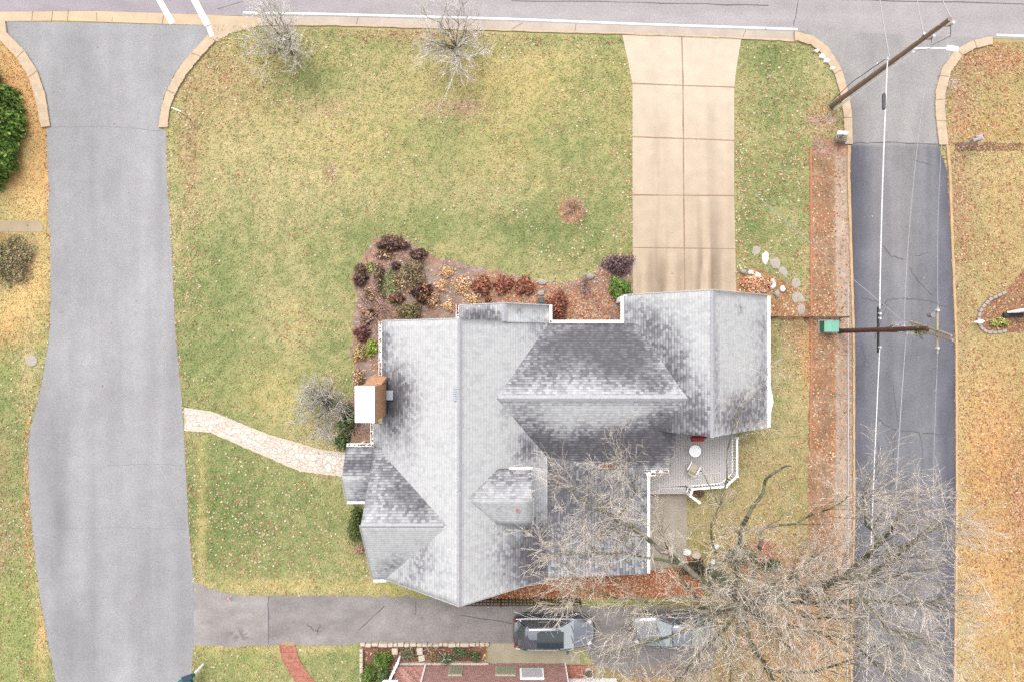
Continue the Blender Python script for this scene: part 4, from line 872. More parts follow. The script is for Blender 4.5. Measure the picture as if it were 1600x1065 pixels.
# ------------------------------------------------------------------ fences
tf = empty('slat_fence', G(800, 936, 0), 0, 'dark brown slatted wooden fence between the leaf bed and the asphalt driveway', 'fence')
fa, fb = G(722, 934, 0), G(905, 934, 0)
b = MB()
for zz in (.25, .65, 1.08): b.box((fa.x + fb.x) / 2, fa.y, zz, fb.x - fa.x, .05, .09)
child(b.build('rail', M['fence']), tf)
b = MB(); x = fa.x
while x < fb.x: b.box(x, fa.y + .05, .6, .05, .03, 1.15); x += .21
child(b.build('pickets', M['fence']), tf)
for k in range(4): b = MB(); b.box(fa.x + (fb.x - fa.x) * k / 3, fa.y, .62, .1, .1, 1.25, bev=.01); child(b.build('post', M['fence']), tf)
sf = empty('thin_fence', G(1255, 496, 0), 0, 'thin dark fence running from the garage corner to the teal cabinet', 'fence')
fa, fb = G(1204, 496, 0), G(1311, 496, 0)
b = MB(); b.box((fa.x + fb.x) / 2, fa.y, 1.1, fb.x - fa.x, .06, .06); b.box((fa.x + fb.x) / 2, fa.y, .2, fb.x - fa.x, .04, .06); child(b.build('rail', M['fence']), sf)
b = MB(); x = fa.x
while x < fb.x: b.box(x, fa.y, .55, .02, .02, 1.1); x += .13
child(b.build('pickets', M['black']), sf)
for k in range(3): b = MB(); b.box(fa.x + (fb.x - fa.x) * k / 2, fa.y, .6, .09, .09, 1.2); child(b.build('post', M['fence']), sf)
# transformer cabinet
tcab = empty('utility_cabinet', G(1289, 510, 0), 0, 'teal green metal utility cabinet on the gravel strip by the lane', 'utility box')
b = MB(); b.box(0, 0, .05, .9, .8, .10); b.build('pad', M['stoneg'], tcab)
b = MB(); b.add([(-.36, -.31, .1), (.36, -.31, .1), (.36, .31, .1), (-.36, .31, .1), (-.36, -.31, .75), (.36, -.31, .85), (.36, .31, .85), (-.36, .31, .75)], [(0, 1, 5, 4), (1, 2, 6, 5), (2, 3, 7, 6), (3, 0, 4, 7)]); b.build('cabinet_body', mat('shaded_cabinet_side', A(85, 165, 135), .5), tcab)  # sides painted a darker green than the lid, as shade
b = MB(); b.add([(-.38, -.33, .75), (.0, -.33, .90), (.39, -.33, .90), (-.38, .33, .75), (.0, .33, .90), (.39, .33, .90), (-.38, -.33, .71), (.39, -.33, .84), (-.38, .33, .71), (.39, .33, .84)], [(0, 1, 4, 3), (1, 2, 5, 4), (0, 6, 7, 2, 1), (3, 4, 5, 9, 8), (2, 7, 9, 5), (0, 3, 8, 6)]); b.build('lid', M['teal'], tcab)

# ------------------------------------------------------------------ mailboxes, signs and markers
def mailbox(px, py, rz, label, mbox, mpost, h=1.1, brick=False):
    e = empty('mailbox', G(px, py, 0), rz, label, 'mailbox')
    b = MB(); b.box(0, 0, h / 2, .11, .11, h, bev=.01); b.build('post', mpost, e)
    b = MB(); b.box(.14, 0, h - .1, .42, .09, .06); b.build('bracket', mpost, e)
    b = MB(); n = 10; prof = [(-.10, 0), (.10, 0), (.10, .12)] + [(.10 * math.cos(a), .12 + .09 * math.sin(a)) for a in np.linspace(.3, math.pi - .3, n)] + [(-.10, .12)]
    vs = [(x_, y_, z_ + h) for x_ in (-.08, .46) for y_, z_ in prof]; k = len(prof)
    b.add(vs, [tuple(range(k)), tuple(range(2 * k - 1, k - 1, -1))] + [(i, i + k, (i + 1) % k + k, (i + 1) % k) for i in range(k)]); b.build('box', mbox, e)
    b = MB(); b.box(.2, .115, h + .16, .05, .015, .14); b.build('flag', M['red'], e)
    return e
m1 = mailbox(1306, 218, math.radians(175), 'white and grey mailbox on a lattice stand below the lamp pole at the lane edge', M['white'], M['stoneg'])
b = MB()
for i in range(5): b.box(.08 + i * .1 - .15 - .12, 0, .5, .03, .42, .03); b.box(-.18, -.2 + i * .1, .53, .5, .03, .03)
b.box(-.18, 0, .3, .5, .42, .35); b.build('lattice_stand', mat('grey_lattice', A(196, 186, 165), .8, var=.2), m1)
m2 = mailbox(1500, 229, math.radians(18), 'grey mailbox with a red-pink flower pot top beside the lane on the right', M['stoneg'], M['wire'])
b = MB(); b.box(.55, .05, .9, .38, .36, .24, bev=.03); b.build('news_box', mat('lavender_grey', A(205, 198, 208), .6), m2)
b = MB(); b.box(.80, .10, .98, .10, .12, .18, bev=.02); b.build('marker', M['pink'], m2)
m3 = mailbox(318, 1037, math.radians(200), 'teal mailbox on a white post at the bottom left beside the side street', M['teald'], M['white'], 1.25)
b = MB(); b.box(.25, -.02, 1.52, .62, .34, .05, bev=.02); b.build('dark_lid', M['navy'], m3)
b = MB(); b.box(.62, .30, 1.2, .75, .5, .34, bev=.05); b.build('paper_box', M['teald'], m3)
# lamp/sign cluster at right edge
sg = empty('yard_sign', G(1578, 492, 0), math.radians(0), 'white and pink sloping signboard on a black base in the right mulch bed', 'sign')
b = MB(); b.box(.10, 0, .10, 1.15, .25, .2, bev=.02); b.build('base', M['black'], sg)
b = MB(); b.add([(-.3, .1, .2), (1.3, .1, .2), (1.3, .2, .2), (-.3, .2, .2), (-.1, .15, 1.3), (1.4, .55, 1.3), (1.4, .62, 1.3), (-.1, .25, 1.3)], [(0, 1, 5, 4), (3, 7, 6, 2), (4, 5, 6, 7), (0, 4, 7, 3), (1, 2, 6, 5)]); b.build('board', M['white'], sg)
b = MB(); b.add([(.0, .085, .5), (1.25, .085, .5), (1.3, .20, .85), (.05, .12, .85)], [(0, 1, 2, 3)]); b.build('stripe', M['pink'], sg)
wsn = empty('small_sign', G(1522, 502, 0), 0, 'small white pointed sign on a stake at the tip of the corner bed', 'sign')
b = MB(); b.tube([(0, 0, 0), (0, 0, .6)], .02, 6); b.build('stake', M['white'], wsn)
b = MB(); b.add([(-.42, -.05, .55), (.05, -.13, .55), (.22, 0, .55), (.05, .1, .55), (-.42, -.05, .60), (.05, -.13, .60), (.22, 0, .60), (.05, .1, .60)], [(3, 2, 1, 0), (4, 5, 6, 7), (0, 1, 5, 4), (1, 2, 6, 5), (2, 3, 7, 6), (3, 0, 4, 7)]); b.build('panel', M['white'], wsn)
def stake(px, py, h, label, lean=(0, 0), r=.025, m=None, name='marker_stake'):
    b = MB(); b.tube([(0, 0, 0), (lean[0], lean[1], h)], r, 6); o = b.build(name, m or M['white']); o.location = G(px, py, 0); tag(o, label, 'stake'); return o
stake(789, 96, 1.3, 'thin white stake standing in the lawn right of the kerbside bare trees', (0, .25))
stake(1351, 124, 1.6, 'thin pale rod at the lane mouth under the utility pole', (-.1, .3))
e = empty('street_sign', G(298, 187, 0), 0, 'white topped short sign post in the lawn by the side street kerb', 'sign')
b = MB(); b.tube([(0, 0, 0), (0, 0, 1.5)], .025, 6); b.build('post', M['stoneg'], e)
b = MB(); b.box(-.05, .05, 1.5, .55, .04, .22, math.radians(-25)); b.box(-.18, .12, 1.4, .5, .05, .08, math.radians(-25)); b.build('panel', M['white'], e)
e = empty('marker_flag', G(362, 930, 0), 0, 'pink and white marker flag at the driveway edge of the lawn', 'flag')
b = MB(); b.tube([(0, 0, 0), (.08, .1, .7)], .015, 6); b.build('stick', M['white'], e)
b = MB(); b.add([(-.03, .02, .3), (-.14, .0, .32), (-.03, -.16, .34), (.04, -.1, .34), (-.03, .02, .33), (-.14, .0, .35), (-.03, -.16, .37), (.04, -.1, .37)], [(3, 2, 1, 0), (4, 5, 6, 7), (0, 1, 5, 4), (1, 2, 6, 5), (2, 3, 7, 6), (3, 0, 4, 7)]); b.build('flag', M['pink'], e)
e = empty('garden_lantern', G(845, 471, 0), 0, 'black framed lantern with glass top standing by the house gutter in the bed', 'lantern')
b = MB(); b.box(0, 0, .04, .36, .36, .08, bev=.01); b.build('base', M['black'], e)
for sx in (-1, 1):
    for sy in (-1, 1): b = MB(); b.box(sx * .15, sy * .15, .3, .03, .03, .5); b.build('frame_post', M['black'], e)
b = MB(); b.box(0, 0, .3, .26, .26, .42); b.build('glass', mat('pale_glass', A(190, 215, 215), .2), e)
b = MB(); b.box(0, 0, .57, .38, .38, .05, bev=.01); b.box(0, 0, .62, .24, .24, .06, bev=.01); b.build('top', mat('dark_lantern_top', A(75, 85, 90), .4), e)
e = MB(); e.tube([(0, 0, 0), (0, 0, .05), (0, 0, .06)], [.34, .34, .30], 24); o = e.build('manhole_cover', M['stoneg']); o.location = G(50, 563, 0); tag(o, 'round grey manhole cover in the verge left of the side street', 'manhole cover')

# ------------------------------------------------------------------ utility poles and lines
def pole_base(px, py): return G(px, py, 0)
p1 = empty('utility_pole', pole_base(1299, 166), 0, 'tall brown utility pole with street lamp arm and white conduit at the lane corner', 'utility pole', 'utility poles along the lane')
b = MB(); b.tube([(0, 0, 0), (0, 0, 5), (0, 0, 10.9)], [.15, .13, .10], 12); b.build('pole', M['pole'], p1)
b = MB(); b.tube([(.16, -.22, 0), (.15, -.20, 5), (.13, -.17, 8.0)], .055, 8); b.build('conduit', M['white'], p1)
b = MB(); b.tube([(0, -.05, 8.0), (.5, -.08, 8.15), (1.7, -.1, 8.2)], .035, 8); b.build('lamp_arm', M['white'], p1)
b = MB(); b.box(1.85, -.12, 8.2, .55, .24, .14, -.15, bev=.05); b.build('lamp_head', M['white'], p1)
for zz, sx, nm in ((10.3, .55, 'crossarm'), (9.0, .5, 'crossarm'), (6.2, .3, 'bracket')):
    b = MB(); b.box(.15, 0, zz, sx, .07, .09); b.build(nm, M['polep'], p1)
for (x_, y_, zz) in ((.35, .0, 10.45), (-.1, .12, 9.1), (.3, 0, 9.15), (-.15, .2, 6.2), (0, .1, 8.4)):
    b = MB(); b.tube([(x_, y_, zz), (x_, y_, zz + .08), (x_, y_, zz + .16)], [.07, .05, .07], 8); b.build('insulator', M['lens'], p1)
b = MB(); b.tube([(-.2, .1, 0.2), (-.25, .3, 3), (-.15, .25, 6.2)], .02, 5); b.build('riser_cable', M['wired'], p1)
b = MB(); b.tube([(.3, 0, 9.1), (.55, -.3, 8.7), (.2, -.2, 8.2)], .015, 5); b.tube([(.35, 0, 10.4), (.8, -.2, 9.7), (.4, -.3, 9.0)], .015, 5); b.build('jumper_wire', M['wired'], p1)
p2 = empty('utility_pole', pole_base(1311, 517), 0, 'dark brown utility pole beside the teal cabinet with forked pale braces at its top', 'utility pole', 'utility poles along the lane')
b = MB(); b.tube([(0, 0, 0), (0, 0, 5), (0, 0, 8.6)], [.14, .12, .10], 12); b.build('pole', mat('dark_creosote', A(118, 78, 66), .85, var=.3, scale=3, bump=.3), p2)
b = MB(); b.box(0, 0, 4.3, .08, 2.4, .10); b.build('crossarm', M['black'], p2)
b = MB(); b.tube([(0, 0, 4.35), (.2, .25, 5.6)], .05, 6); b.tube([(0, -.08, 4.35), (.2, -.12, 5.8)], .05, 6); b.build('brace', M['polep'], p2)
for k, (ya, yb_, za, zb) in enumerate(((.35, -.35, 7.2, 10.3), (.02, -.55, 7.4, 10.4))):
    b = MB(); b.tube([(0, ya, za), (.05, (ya + yb_) / 2, (za + zb) / 2), (.0, yb_, zb)], .06, 6); b.build('top_brace', M['polep'], p2)
b = MB(); b.box(0.05, -.1, 9.2, .09, 2.1, .09); b.build('upper_arm', M['polep'], p2)
for (x_, y_, zz) in ((0, .85, 4.4), (0, -.9, 4.4), (0, .6, 4.4), (.1, .15, 6.4), (.1, -.2, 6.6), (0, -.9, 9.25), (0, .8, 9.25)):
    b = MB(); b.tube([(x_, y_, zz), (x_, y_, zz + .07), (x_, y_, zz + .14)], [.06, .04, .06], 8); b.build('insulator', M['lens'], p2)
b = MB(); b.tube([(.05, .62, 8.6), (.05, .62, 8.95)], [.13, .13], 12); b.build('transformer_can', M['metal'], p2)
b = MB()
for k in range(26):
    a = rr.random() * 6.28; z0 = 5.6 + rr.random() * 1.2; q = Vector((0, 0, z0)); b.tube([q, q + Vector((math.cos(a) * .3, math.sin(a) * .35, rr.uniform(-.3, .3))), q + Vector((math.cos(a + .8) * .5, math.sin(a + .8) * .4, rr.uniform(-.4, .4)))], .010, 4)
b.build('service_coil', M['wire'], p2)
P1v, P2v = p1.location, p2.location
def wire(a, b_, sag, r, label, m=None, name='overhead_wire', n=16):
    a = Vector(a); b_ = Vector(b_); pts = [a.lerp(b_, i / n) - Vector((0, 0, sag * 4 * (i / n) * (1 - i / n))) for i in range(n + 1)]
    o = MB().tube(pts, r, 5).build(name, m or M['wire']); tag(o, label, 'cable', 'overhead lines'); return o
wire(P1v + Vector((-.15, .2, 6.3)), P2v + Vector((0, 1.1, 4.45)), .1, .030, 'thick low telephone cable from the lamp pole to the dark crossarm pole', M['wirew'])
wire(P2v + Vector((0, -1.0, 4.45)), G(1352, 1130, 6.0), .1, .022, 'thick low cable running from the dark pole down the lane under the bare tree', M['wirew'])
wire(P1v + Vector((.3, 0, 9.2)), P2v + Vector((.1, .15, 6.5)), .4, .012, 'thin middle power line over the lane between both poles')
wire(P2v + Vector((.1, -.2, 6.7)), G(1390, 1130, 8.2), .3, .016, 'thin middle power line below the dark pole over the lane')
wire(P1v + Vector((.35, 0, 10.6)), P2v + Vector((0, .8, 9.35)), .4, .008, 'highest thin power line joining the tops of both poles')
wire(P2v + Vector((0, -.9, 9.35)), G(1462, 1130, 9.5), .3, .008, 'highest thin power line leading from the dark pole along the lane')
wire(P1v + Vector((-.1, .2, 6.4)), G(1368, -60, 7.0), .1, .026, 'thick cable over the main road from the lamp pole, lowest of three')
wire(P1v + Vector((-.1, .12, 9.2)), G(1426, -60, 9.4), .1, .02, 'pale middle wire crossing the main road above the lamp pole')
wire(P1v + Vector((.35, 0, 10.6)), G(1450, -60, 10.6), .1, .02, 'pale topmost wire crossing the main road above the lamp pole')
wire(P2v + Vector((.1, .15, 6.9)), G(1180, 304, 9.0), .1, .012, 'thin diagonal service wire leaving the dark pole toward the garage roof side')
sp = MB().tube([G(1382, 146, 6.1), G(1381, 148, 6.1), G(1381, 170, 6.1), G(1380.5, 172, 6.1)], [.04, .09, .09, .04], 10).build('splice_case', M['wired']); tag(sp, 'dark cylindrical splice case on the low cable over the lane', 'cable splice')

# ------------------------------------------------------------------ rocks
def rock(name, px, py, rx, ry, h, m, label, group, seed, flat=False, rz=0):
    r = random.Random(seed); n = 10; lv = [(1.0, 0), (1.05, .45), (.8, .85), (.35, 1.0)] if not flat else [(1.0, 0), (1.0, .8), (.92, 1.0)]
    off = [1 + (r.random() - .5) * (.62 if flat else .45) for _ in range(n)]; V = []; Fs = []
    for (s_, z_) in lv:
        for k in range(n):
            a = 2 * math.pi * k / n; q = off[k] * s_ * (1 + (r.random() - .5) * .08); V.append((rx * q * math.cos(a) / S, ry * q * math.sin(a) / S, h * z_ * (1 + (r.random() - .5) * .12)))
    for l in range(len(lv) - 1):
        for k in range(n): Fs.append((l * n + k, l * n + (k + 1) % n, (l + 1) * n + (k + 1) % n, (l + 1) * n + k))
    Fs.append(tuple((len(lv) - 1) * n + k for k in range(n)))
    b = MB(); b.add(V, Fs); o = b.build(name, m); o.location = G(px, py, 0); o.rotation_euler = (0, 0, rz); tag(o, label, 'stone', group); return o
SS = [(1181, 391, 7, 9, 'stoneg', 'first narrow grey'), (1196, 403, 7, 11, 'rubblew', 'bright white oval'), (1211, 411, 8, 12, 'stoneg', 'pale grey oblong'), (1224, 425, 8, 11, 'stoneg', 'grey angular'), (1243, 441, 10, 9, 'stoneg', 'flat wide grey'), (1247, 466, 9, 11, 'stoneg', 'large square-ish grey'), (1251, 484, 9, 8, 'stoneg', 'last grey')]
WH = ['farthest from the garage', 'just past the topmost one', 'in the middle of the curve', 'where the curve turns', 'beside the leaf strip', 'in the soil near the fence', 'touching the fence line']
for k, (a, c, rx, ry, mm, d) in enumerate(SS): rock('stepping_stone', a, c, rx * .85, ry * .85, .05, M[mm], f'{d} stepping stone {WH[k]}', 'stepping stones beside the garage', k, True, .2 * k)
RW = [(1160, 424, 5, 4), (1172, 426, 5, 4), (1183, 431, 6, 5), (1190, 440, 6, 6), (1190, 452, 5, 6), (1206, 444, 5, 7), (1213, 460, 4, 6), (1222, 452, 4, 5)]
RWl = ['touching the driveway edge', 'small one a step from the driveway', 'large one on the crest of the ring', 'at the bend of the ring', 'lowest on the bend near the garage roof', 'beside the stepping stones', 'between leaves and garage corner', 'outermost near the flat grey stones']
for k, (a, c, rx, ry) in enumerate(RW): rock('boulder', a, c, rx, ry, .25, M['rubblew' if k % 3 else 'stoneg'], f'white bed boulder {RWl[k]}', 'boulders around the leafy bed by the driveway', 30 + k)
RC = [(1275, 81, 4, 3), (1284, 89, 5, 4), (1291, 96, 5, 4), (1300, 108, 4, 3)]
RCl = ['grey rock at the start of the kerb bend', 'white rock second along the kerb bend', 'white rock third along the kerb bend', 'small white rock ending the kerb bend row']
for k, (a, c, rx, ry) in enumerate(RC): rock('kerb_rock', a, c, rx, ry, .18, M['rubblew'], RCl[k], 'rocks along the kerb bend', 50 + k)
RT = [(1073, 861, 7, 5), (1087, 866, 8, 6), (1058, 875, 6, 5), (1065, 881, 6, 5), (1117, 852, 6, 4), (1114, 878, 5, 5), (1117, 888, 6, 5), (1110, 898, 4, 5)]
RTl = ['bright white boulder at the patio slab corner', 'tan boulder right of the bright corner boulder', 'white boulder against the slab lower edge', 'white boulder just below the slab-edge one', 'flat white boulder set apart toward the lawn', 'cream boulder in the lower cluster, upper of three', 'cream boulder in the lower cluster, middle of three', 'cream boulder in the lower cluster, lowest of three']
for k, (a, c, rx, ry) in enumerate(RT): rock('garden_boulder', a, c, rx, ry, .3, M['rubblew' if k != 1 else 'stone'], RTl[k], 'boulders under the big bare tree', 60 + k)
rock('bed_stone', 921, 432, 7, 5, .2, M['stoneg'], 'squarish pale stone at the top of the leafy bed near the driveway', 'stones in the front bed', 70)
rock('bed_stone', 848, 441, 8, 5, .12, M['stoneg'], 'flat grey stone in the front bed above the black lantern', 'stones in the front bed', 71)
rock('bed_stone', 845, 458, 6, 4, .15, M['stoneg'], 'small grey stone touching the black lantern', 'stones in the front bed', 72)

# ------------------------------------------------------------------ foliage cards
def cards(centers, size, normals=None, cols=None, flat=0.0, aspect=1.6, rg=rng):
    """little quads (leaves / blades) -> V,F,colors"""
    n = len(centers); nrm = rg.normal(size=(n, 3)); nrm[:, 2] = np.abs(nrm[:, 2]) + flat
    if normals is not None: nrm = nrm * .6 + normals
    nrm /= np.linalg.norm(nrm, axis=1)[:, None]
    a = rg.normal(size=(n, 3)); a -= (a * nrm).sum(1)[:, None] * nrm; a /= np.linalg.norm(a, axis=1)[:, None]; b = np.cross(nrm, a)
    s = np.asarray(size); s = (s if s.ndim else np.full(n, float(s))) * (.6 + .8 * rg.random(n)); s = s[:, None] / 2
    c = np.asarray(centers)
    V = np.stack([c + a * s * aspect, c + b * s, c - a * s * aspect, c - b * s], 1).reshape(-1, 3)
    F = np.arange(4 * n).reshape(n, 4)
    return V, F, np.repeat(cols, 4, axis=0) if cols is not None else None
def pick_cols(pal, n, jit=.18, rg=rng):
    pal = Anp(np.array(pal, float)); c = pal[rg.integers(0, len(pal), n)]
    return c * (1 + (rg.random((n, 1)) - .5) * 2 * jit)
def stuff(name, V, F, cols, label=None):
    o = link(name, np_mesh(name, V, F, cols), M['foliage']); tag(o, label, 'ground litter' if label else None, kind='stuff'); return o
PATIO = [(1000, 700), (1072, 700), (1072, 885), (1000, 890)]; WALK = [(436, 1006), (441, 1030), (462, 1065), (520, 1110), (540, 1090), (490, 1062), (468, 1030), (461, 1006)]
HARD = [PATIO, WALK, [(-30, 347), (60, 345), (68, 350), (68, 362), (-30, 364)], [(1030, 672), (1143, 680), (1145, 738), (1126, 754), (1072, 762), (1030, 760)], [(880, 1036), (660, 1036), (620, 1036), (600, 1080), (960, 1080), (930, 1036)], LROAD_L + LROAD_R[::-1], [tuple(p) for p in RROAD_L] + [tuple(p) for p in RROAD_R[::-1]], DRIVE, SDRIVE, PATH, [(-900, -300), (2600, -300)] + TOP_S[::-1]]
def free(px, py, house_too=True):
    ok = np.ones(px.shape, bool)
    for P in HARD: ok &= ~pip(px, py, P)
    ok &= ~((py < 66) & (py < 41 + (px - 400) * .03) & (px > 320)); ok &= ~((py < 40) & (px < 340))
    if house_too: ok &= ~pip(px, py, HOUSE)
    return ok
# grass blades, coloured like the sward they grow in
n = 460000
px = rng.uniform(-30, 1630, n); py = rng.uniform(20, 1095, n); ok = free(px, py)
for P in (BED_N, BED_S, BED_SW, RSTRIP): ok &= ~pip(px, py, P)
px, py = px[ok], py[ok]; gx_, gy_ = (px - 800) / S, (532.5 - py) / S
col = ground_color(gx_, gy_) * (.98 + .34 * rng.random((len(px), 1)))
col[:, 0] *= 1 + (rng.random(len(px)) - .5) * .12
V, F_, C_ = cards(np.stack([gx_, gy_, rng.uniform(.008, .035, len(px))], 1), .052, None, col, flat=.5, aspect=1.7)
tag(stuff('grass', V, F_, C_), 'short dry winter grass of the lawns and verges', 'grass')
# fallen leaves
def leaf_density(px, py):
    d = np.full(px.shape, 6.0); n_ = nz(px, py, 40, 40, 4)
    d *= .15 + 2.6 * sstep(.42, .66, n_)
    def bl(bx, by, rx, ry, s): return s * np.exp(-((px - bx) / rx) ** 2 - ((py - by) / ry) ** 2)
    for q in ((370, 110, 80, 60, 22), (296, 230, 12, 110, 40), (298, 420, 14, 120, 26), (320, 120, 40, 60, 22), (500, 170, 60, 20, 10), (730, 168, 30, 12, 34), (519, 270, 8, 12, 50), (650, 52, 160, 12, 26), (880, 60, 100, 20, 10), (380, 830, 110, 80, 16), (480, 800, 90, 90, 12), (570, 850, 30, 50, 14), (310, 760, 20, 160, 8),
              (900, 400, 70, 20, 26), (985, 300, 10, 200, 26), (1158, 300, 10, 160, 40), (1210, 180, 50, 110, 18), (1225, 330, 40, 90, 16), (1290, 180, 25, 30, 30), (1240, 470, 60, 30, 40), (1260, 540, 25, 60, 60), (1290, 480, 20, 20, 70), (1230, 600, 50, 60, 12), (1230, 740, 80, 60, 18),
              (1240, 970, 120, 120, 90), (1190, 880, 60, 30, 60), (1110, 940, 60, 40, 60), (1060, 1060, 120, 40, 30), (1500, 140, 25, 60, 55), (1560, 90, 80, 22, 60), (1550, 250, 90, 150, 20), (1500, 330, 20, 100, 50), (1530, 420, 60, 60, 22), (1550, 800, 120, 240, 45), (1595, 780, 20, 90, 80), (1520, 640, 50, 80, 18),
              (893, 330, 20, 18, 70), (40, 700, 20, 200, 14), (10, 850, 30, 60, 26), (20, 400, 40, 40, 16), (74, 250, 5, 120, 60), (45, 780, 6, 140, 40)): d += bl(*q)
    for e, s in (((-1), 0),): pass
    d *= 1 - .8 * sstep(90, 70, px) * sstep(520, 480, py)
    inb = pip(px, py, BED_N); d = np.where(inb, 16 + bl(890, 485, 60, 30, 330) + bl(930, 420, 40, 20, 70) + bl(795, 455, 62, 20, 190) + bl(612, 400, 30, 14, 90) + bl(600, 490, 40, 40, 30) + bl(640, 470, 30, 40, 22), d)
    d = np.where(pip(px, py, BED_S), 240, d); d = np.where(pip(px, py, BED_SW), 25, d)
    rs = pip(px, py, RSTRIP); d = np.where(rs, np.where(px < 1306, 40, 26) + bl(1290, 490, 18, 26, 160) + bl(1268, 560, 8, 150, 90) + bl(1300, 700, 8, 30, 60) + bl(1290, 860, 20, 60, 70), d)
    # leaves blown against kerbs and road edges
    for P, s in ((LROAD_L, 70), (LROAD_R, 90), (RROAD_L[4:], 70), (RROAD_R[4:], 90)):
        Q = np.array(P, float); xe = np.interp(py, Q[:, 1], Q[:, 0]); d = np.maximum(d, s * np.exp(-((px - xe) / 3.0) ** 2) * (py > 200) * (.3 + nz(px, py, 10, 25, 3)))
    return d
n = 520000; px = rng.uniform(-20, 1620, n); py = rng.uniform(30, 1090, n)
area = (1640 * 1060) / S ** 2; dens = n / area
k = free(px, py) & (rng.random(n) < leaf_density(px, py) / dens)
px, py = px[k], py[k]
pal_tan = [(236, 216, 180), (228, 198, 156), (216, 176, 134), (240, 226, 196), (204, 156, 118), (190, 142, 104)]
pal_or = [(230, 166, 122), (214, 144, 104), (238, 190, 148), (200, 126, 92), (242, 208, 170), (190, 116, 84), (226, 184, 156)]
orange = np.clip(sstep(1230, 1275, px) + pip(px, py, BED_N) + pip(px, py, BED_S) + pip(px, py, BED_SW) + np.exp(-((px - 730) / 30) ** 2 - ((py - 168) / 14) ** 2) + sstep(90, 60, px) * (py < 500) + (sstep(1130, 1200, px) * sstep(840, 880, py)) + .25, 0, 1)
u = rng.random(len(px)) < orange
col = np.where(u[:, None], pick_cols(pal_or, len(px)), pick_cols(pal_tan, len(px)))
V, F_, C_ = cards(np.stack([(px - 800) / S, (532.5 - py) / S, rng.uniform(.02, .045, len(px))], 1), .096, None, col, flat=2.0, aspect=1.25)
tag(stuff('fallen_leaves', V, F_, C_), 'tan and russet dead leaves scattered over lawns and beds', 'leaves')
# stray leaves on paving and in the gutters
n = 1400; px = rng.uniform(0, 1600, n); py = rng.uniform(20, 1065, n); k = ~free(px, py, False) & ~pip(px, py, HOUSE) & (rng.random(n) < np.where((px > 760) & (py > 930), 1.0, .10))
px, py = px[k], py[k]
V, F_, C_ = cards(np.stack([(px - 800) / S, (532.5 - py) / S, np.full(len(px), .05)], 1), .07, None, pick_cols(pal_tan + pal_or, len(px)), flat=3, aspect=1.2)
tag(stuff('stray_leaves', V, F_, C_), 'few stray pale leaves lying on the asphalt and concrete', 'leaves')
cs = []
for a, c in (GUT[0], GUT[1], GUT[2], GUT[8], GUT[6]):
    for _ in range(int((c - a).length * 26)): q = a.lerp(c, rr.random()); cs.append((q.x + rr.uniform(-.05, .05), q.y + rr.uniform(-.05, .05), q.z - .01))
for _ in range(90): q = G(950 + rr.gauss(0, 10), 730 + rr.gauss(0, 2.5), 3.55); cs.append(tuple(q))
V, F_, C_ = cards(np.array(cs), .07, None, pick_cols([(150, 100, 74), (190, 140, 104), (120, 84, 66)], len(cs)), flat=2)
tag(stuff('gutter_leaves', V, F_, C_), 'brown leaf litter caught in the white gutters of the house', 'leaves')

# ------------------------------------------------------------------ bare trees
class Tubes:
    def __init__(s): s.a = []; s.b = []; s.ra = []; s.rb = []; s.c = []
    def seg(s, a, b, ra, rb, c): s.a.append(tuple(a)); s.b.append(tuple(b)); s.ra.append(ra); s.rb.append(rb); s.c.append(c)
    def build(s, name, parent, n=3, off=Vector((0, 0, 0))):
        a = np.array(s.a) - np.array(off); b = np.array(s.b) - np.array(off); ra = np.array(s.ra); rb = np.array(s.rb)
        d = b - a; d /= np.linalg.norm(d, axis=1)[:, None] + 1e-9
        up = np.where(np.abs(d[:, 2:3]) < .9, np.array([[0, 0, 1.]]), np.array([[1., 0, 0]])); u = np.cross(d, up); u /= np.linalg.norm(u, axis=1)[:, None]; v = np.cross(d, u)
        V = []
        for (p, r) in ((a, ra), (b, rb)):
            for k in range(n):
                t = 2 * math.pi * k / n; V.append(p + (u * math.cos(t) + v * math.sin(t)) * r[:, None])
        V = np.stack(V, 1).reshape(-1, 3); m_ = len(a); base = (np.arange(m_) * 2 * n)[:, None, None]
        q = np.array([[k, (k + 1) % n, n + (k + 1) % n, n + k] for k in range(n)])[None]
        F = (base + q).reshape(-1, 4); C_ = np.repeat(Anp(np.array(s.c, float)), 2 * n, axis=0)
        return link(name, np_mesh(name, V, F, C_), M['bark'], parent)
def grow(T, p, d, L, r, depth, R, up=.12, cols=None, nchild_=(3, 5), spread=.75, taper=.55, rmin=.009, wig=.16):
    """one branch as a wiggly polyline, children along it"""
    nseg = 4 if depth > 0 else 3; pts = [p.copy()]; d = d.normalized(); dirs = [d.copy()]
    for i in range(nseg):
        d = (d + Vector((R.gauss(0, wig), R.gauss(0, wig), R.gauss(0, wig) + up))).normalized(); pts.append(pts[-1] + d * (L / nseg)); dirs.append(d.copy())
    c = cols[min(depth, len(cols) - 1)]; c = tuple(x * 1.22 for x in c) if depth < 2 else c
    kf = R.uniform(.84, 1.08); cc = tuple(x * kf for x in c)
    for i in range(nseg): T.seg(pts[i], pts[i + 1], max(rmin, r * (1 - taper * i / nseg)), max(rmin, r * (1 - taper * (i + 1) / nseg)), cc)
    if depth <= 0: return
    for k in range(R.randint(*nchild_)):
        t = R.uniform(.25, 1.0) * nseg; i = min(int(t), nseg - 1); q = pts[i].lerp(pts[i + 1], t - i)
        ax_ = Vector((R.gauss(0, 1), R.gauss(0, 1), R.gauss(0, .6))).normalized()
        nd_ = (dirs[i + 1] + ax_ * spread).normalized()
        grow(T, q, nd_, L * R.uniform(.5, .78), max(rmin, r * R.uniform(.45, .62)), depth - 1, R, up, cols, nchild_, spread, taper, rmin, wig)
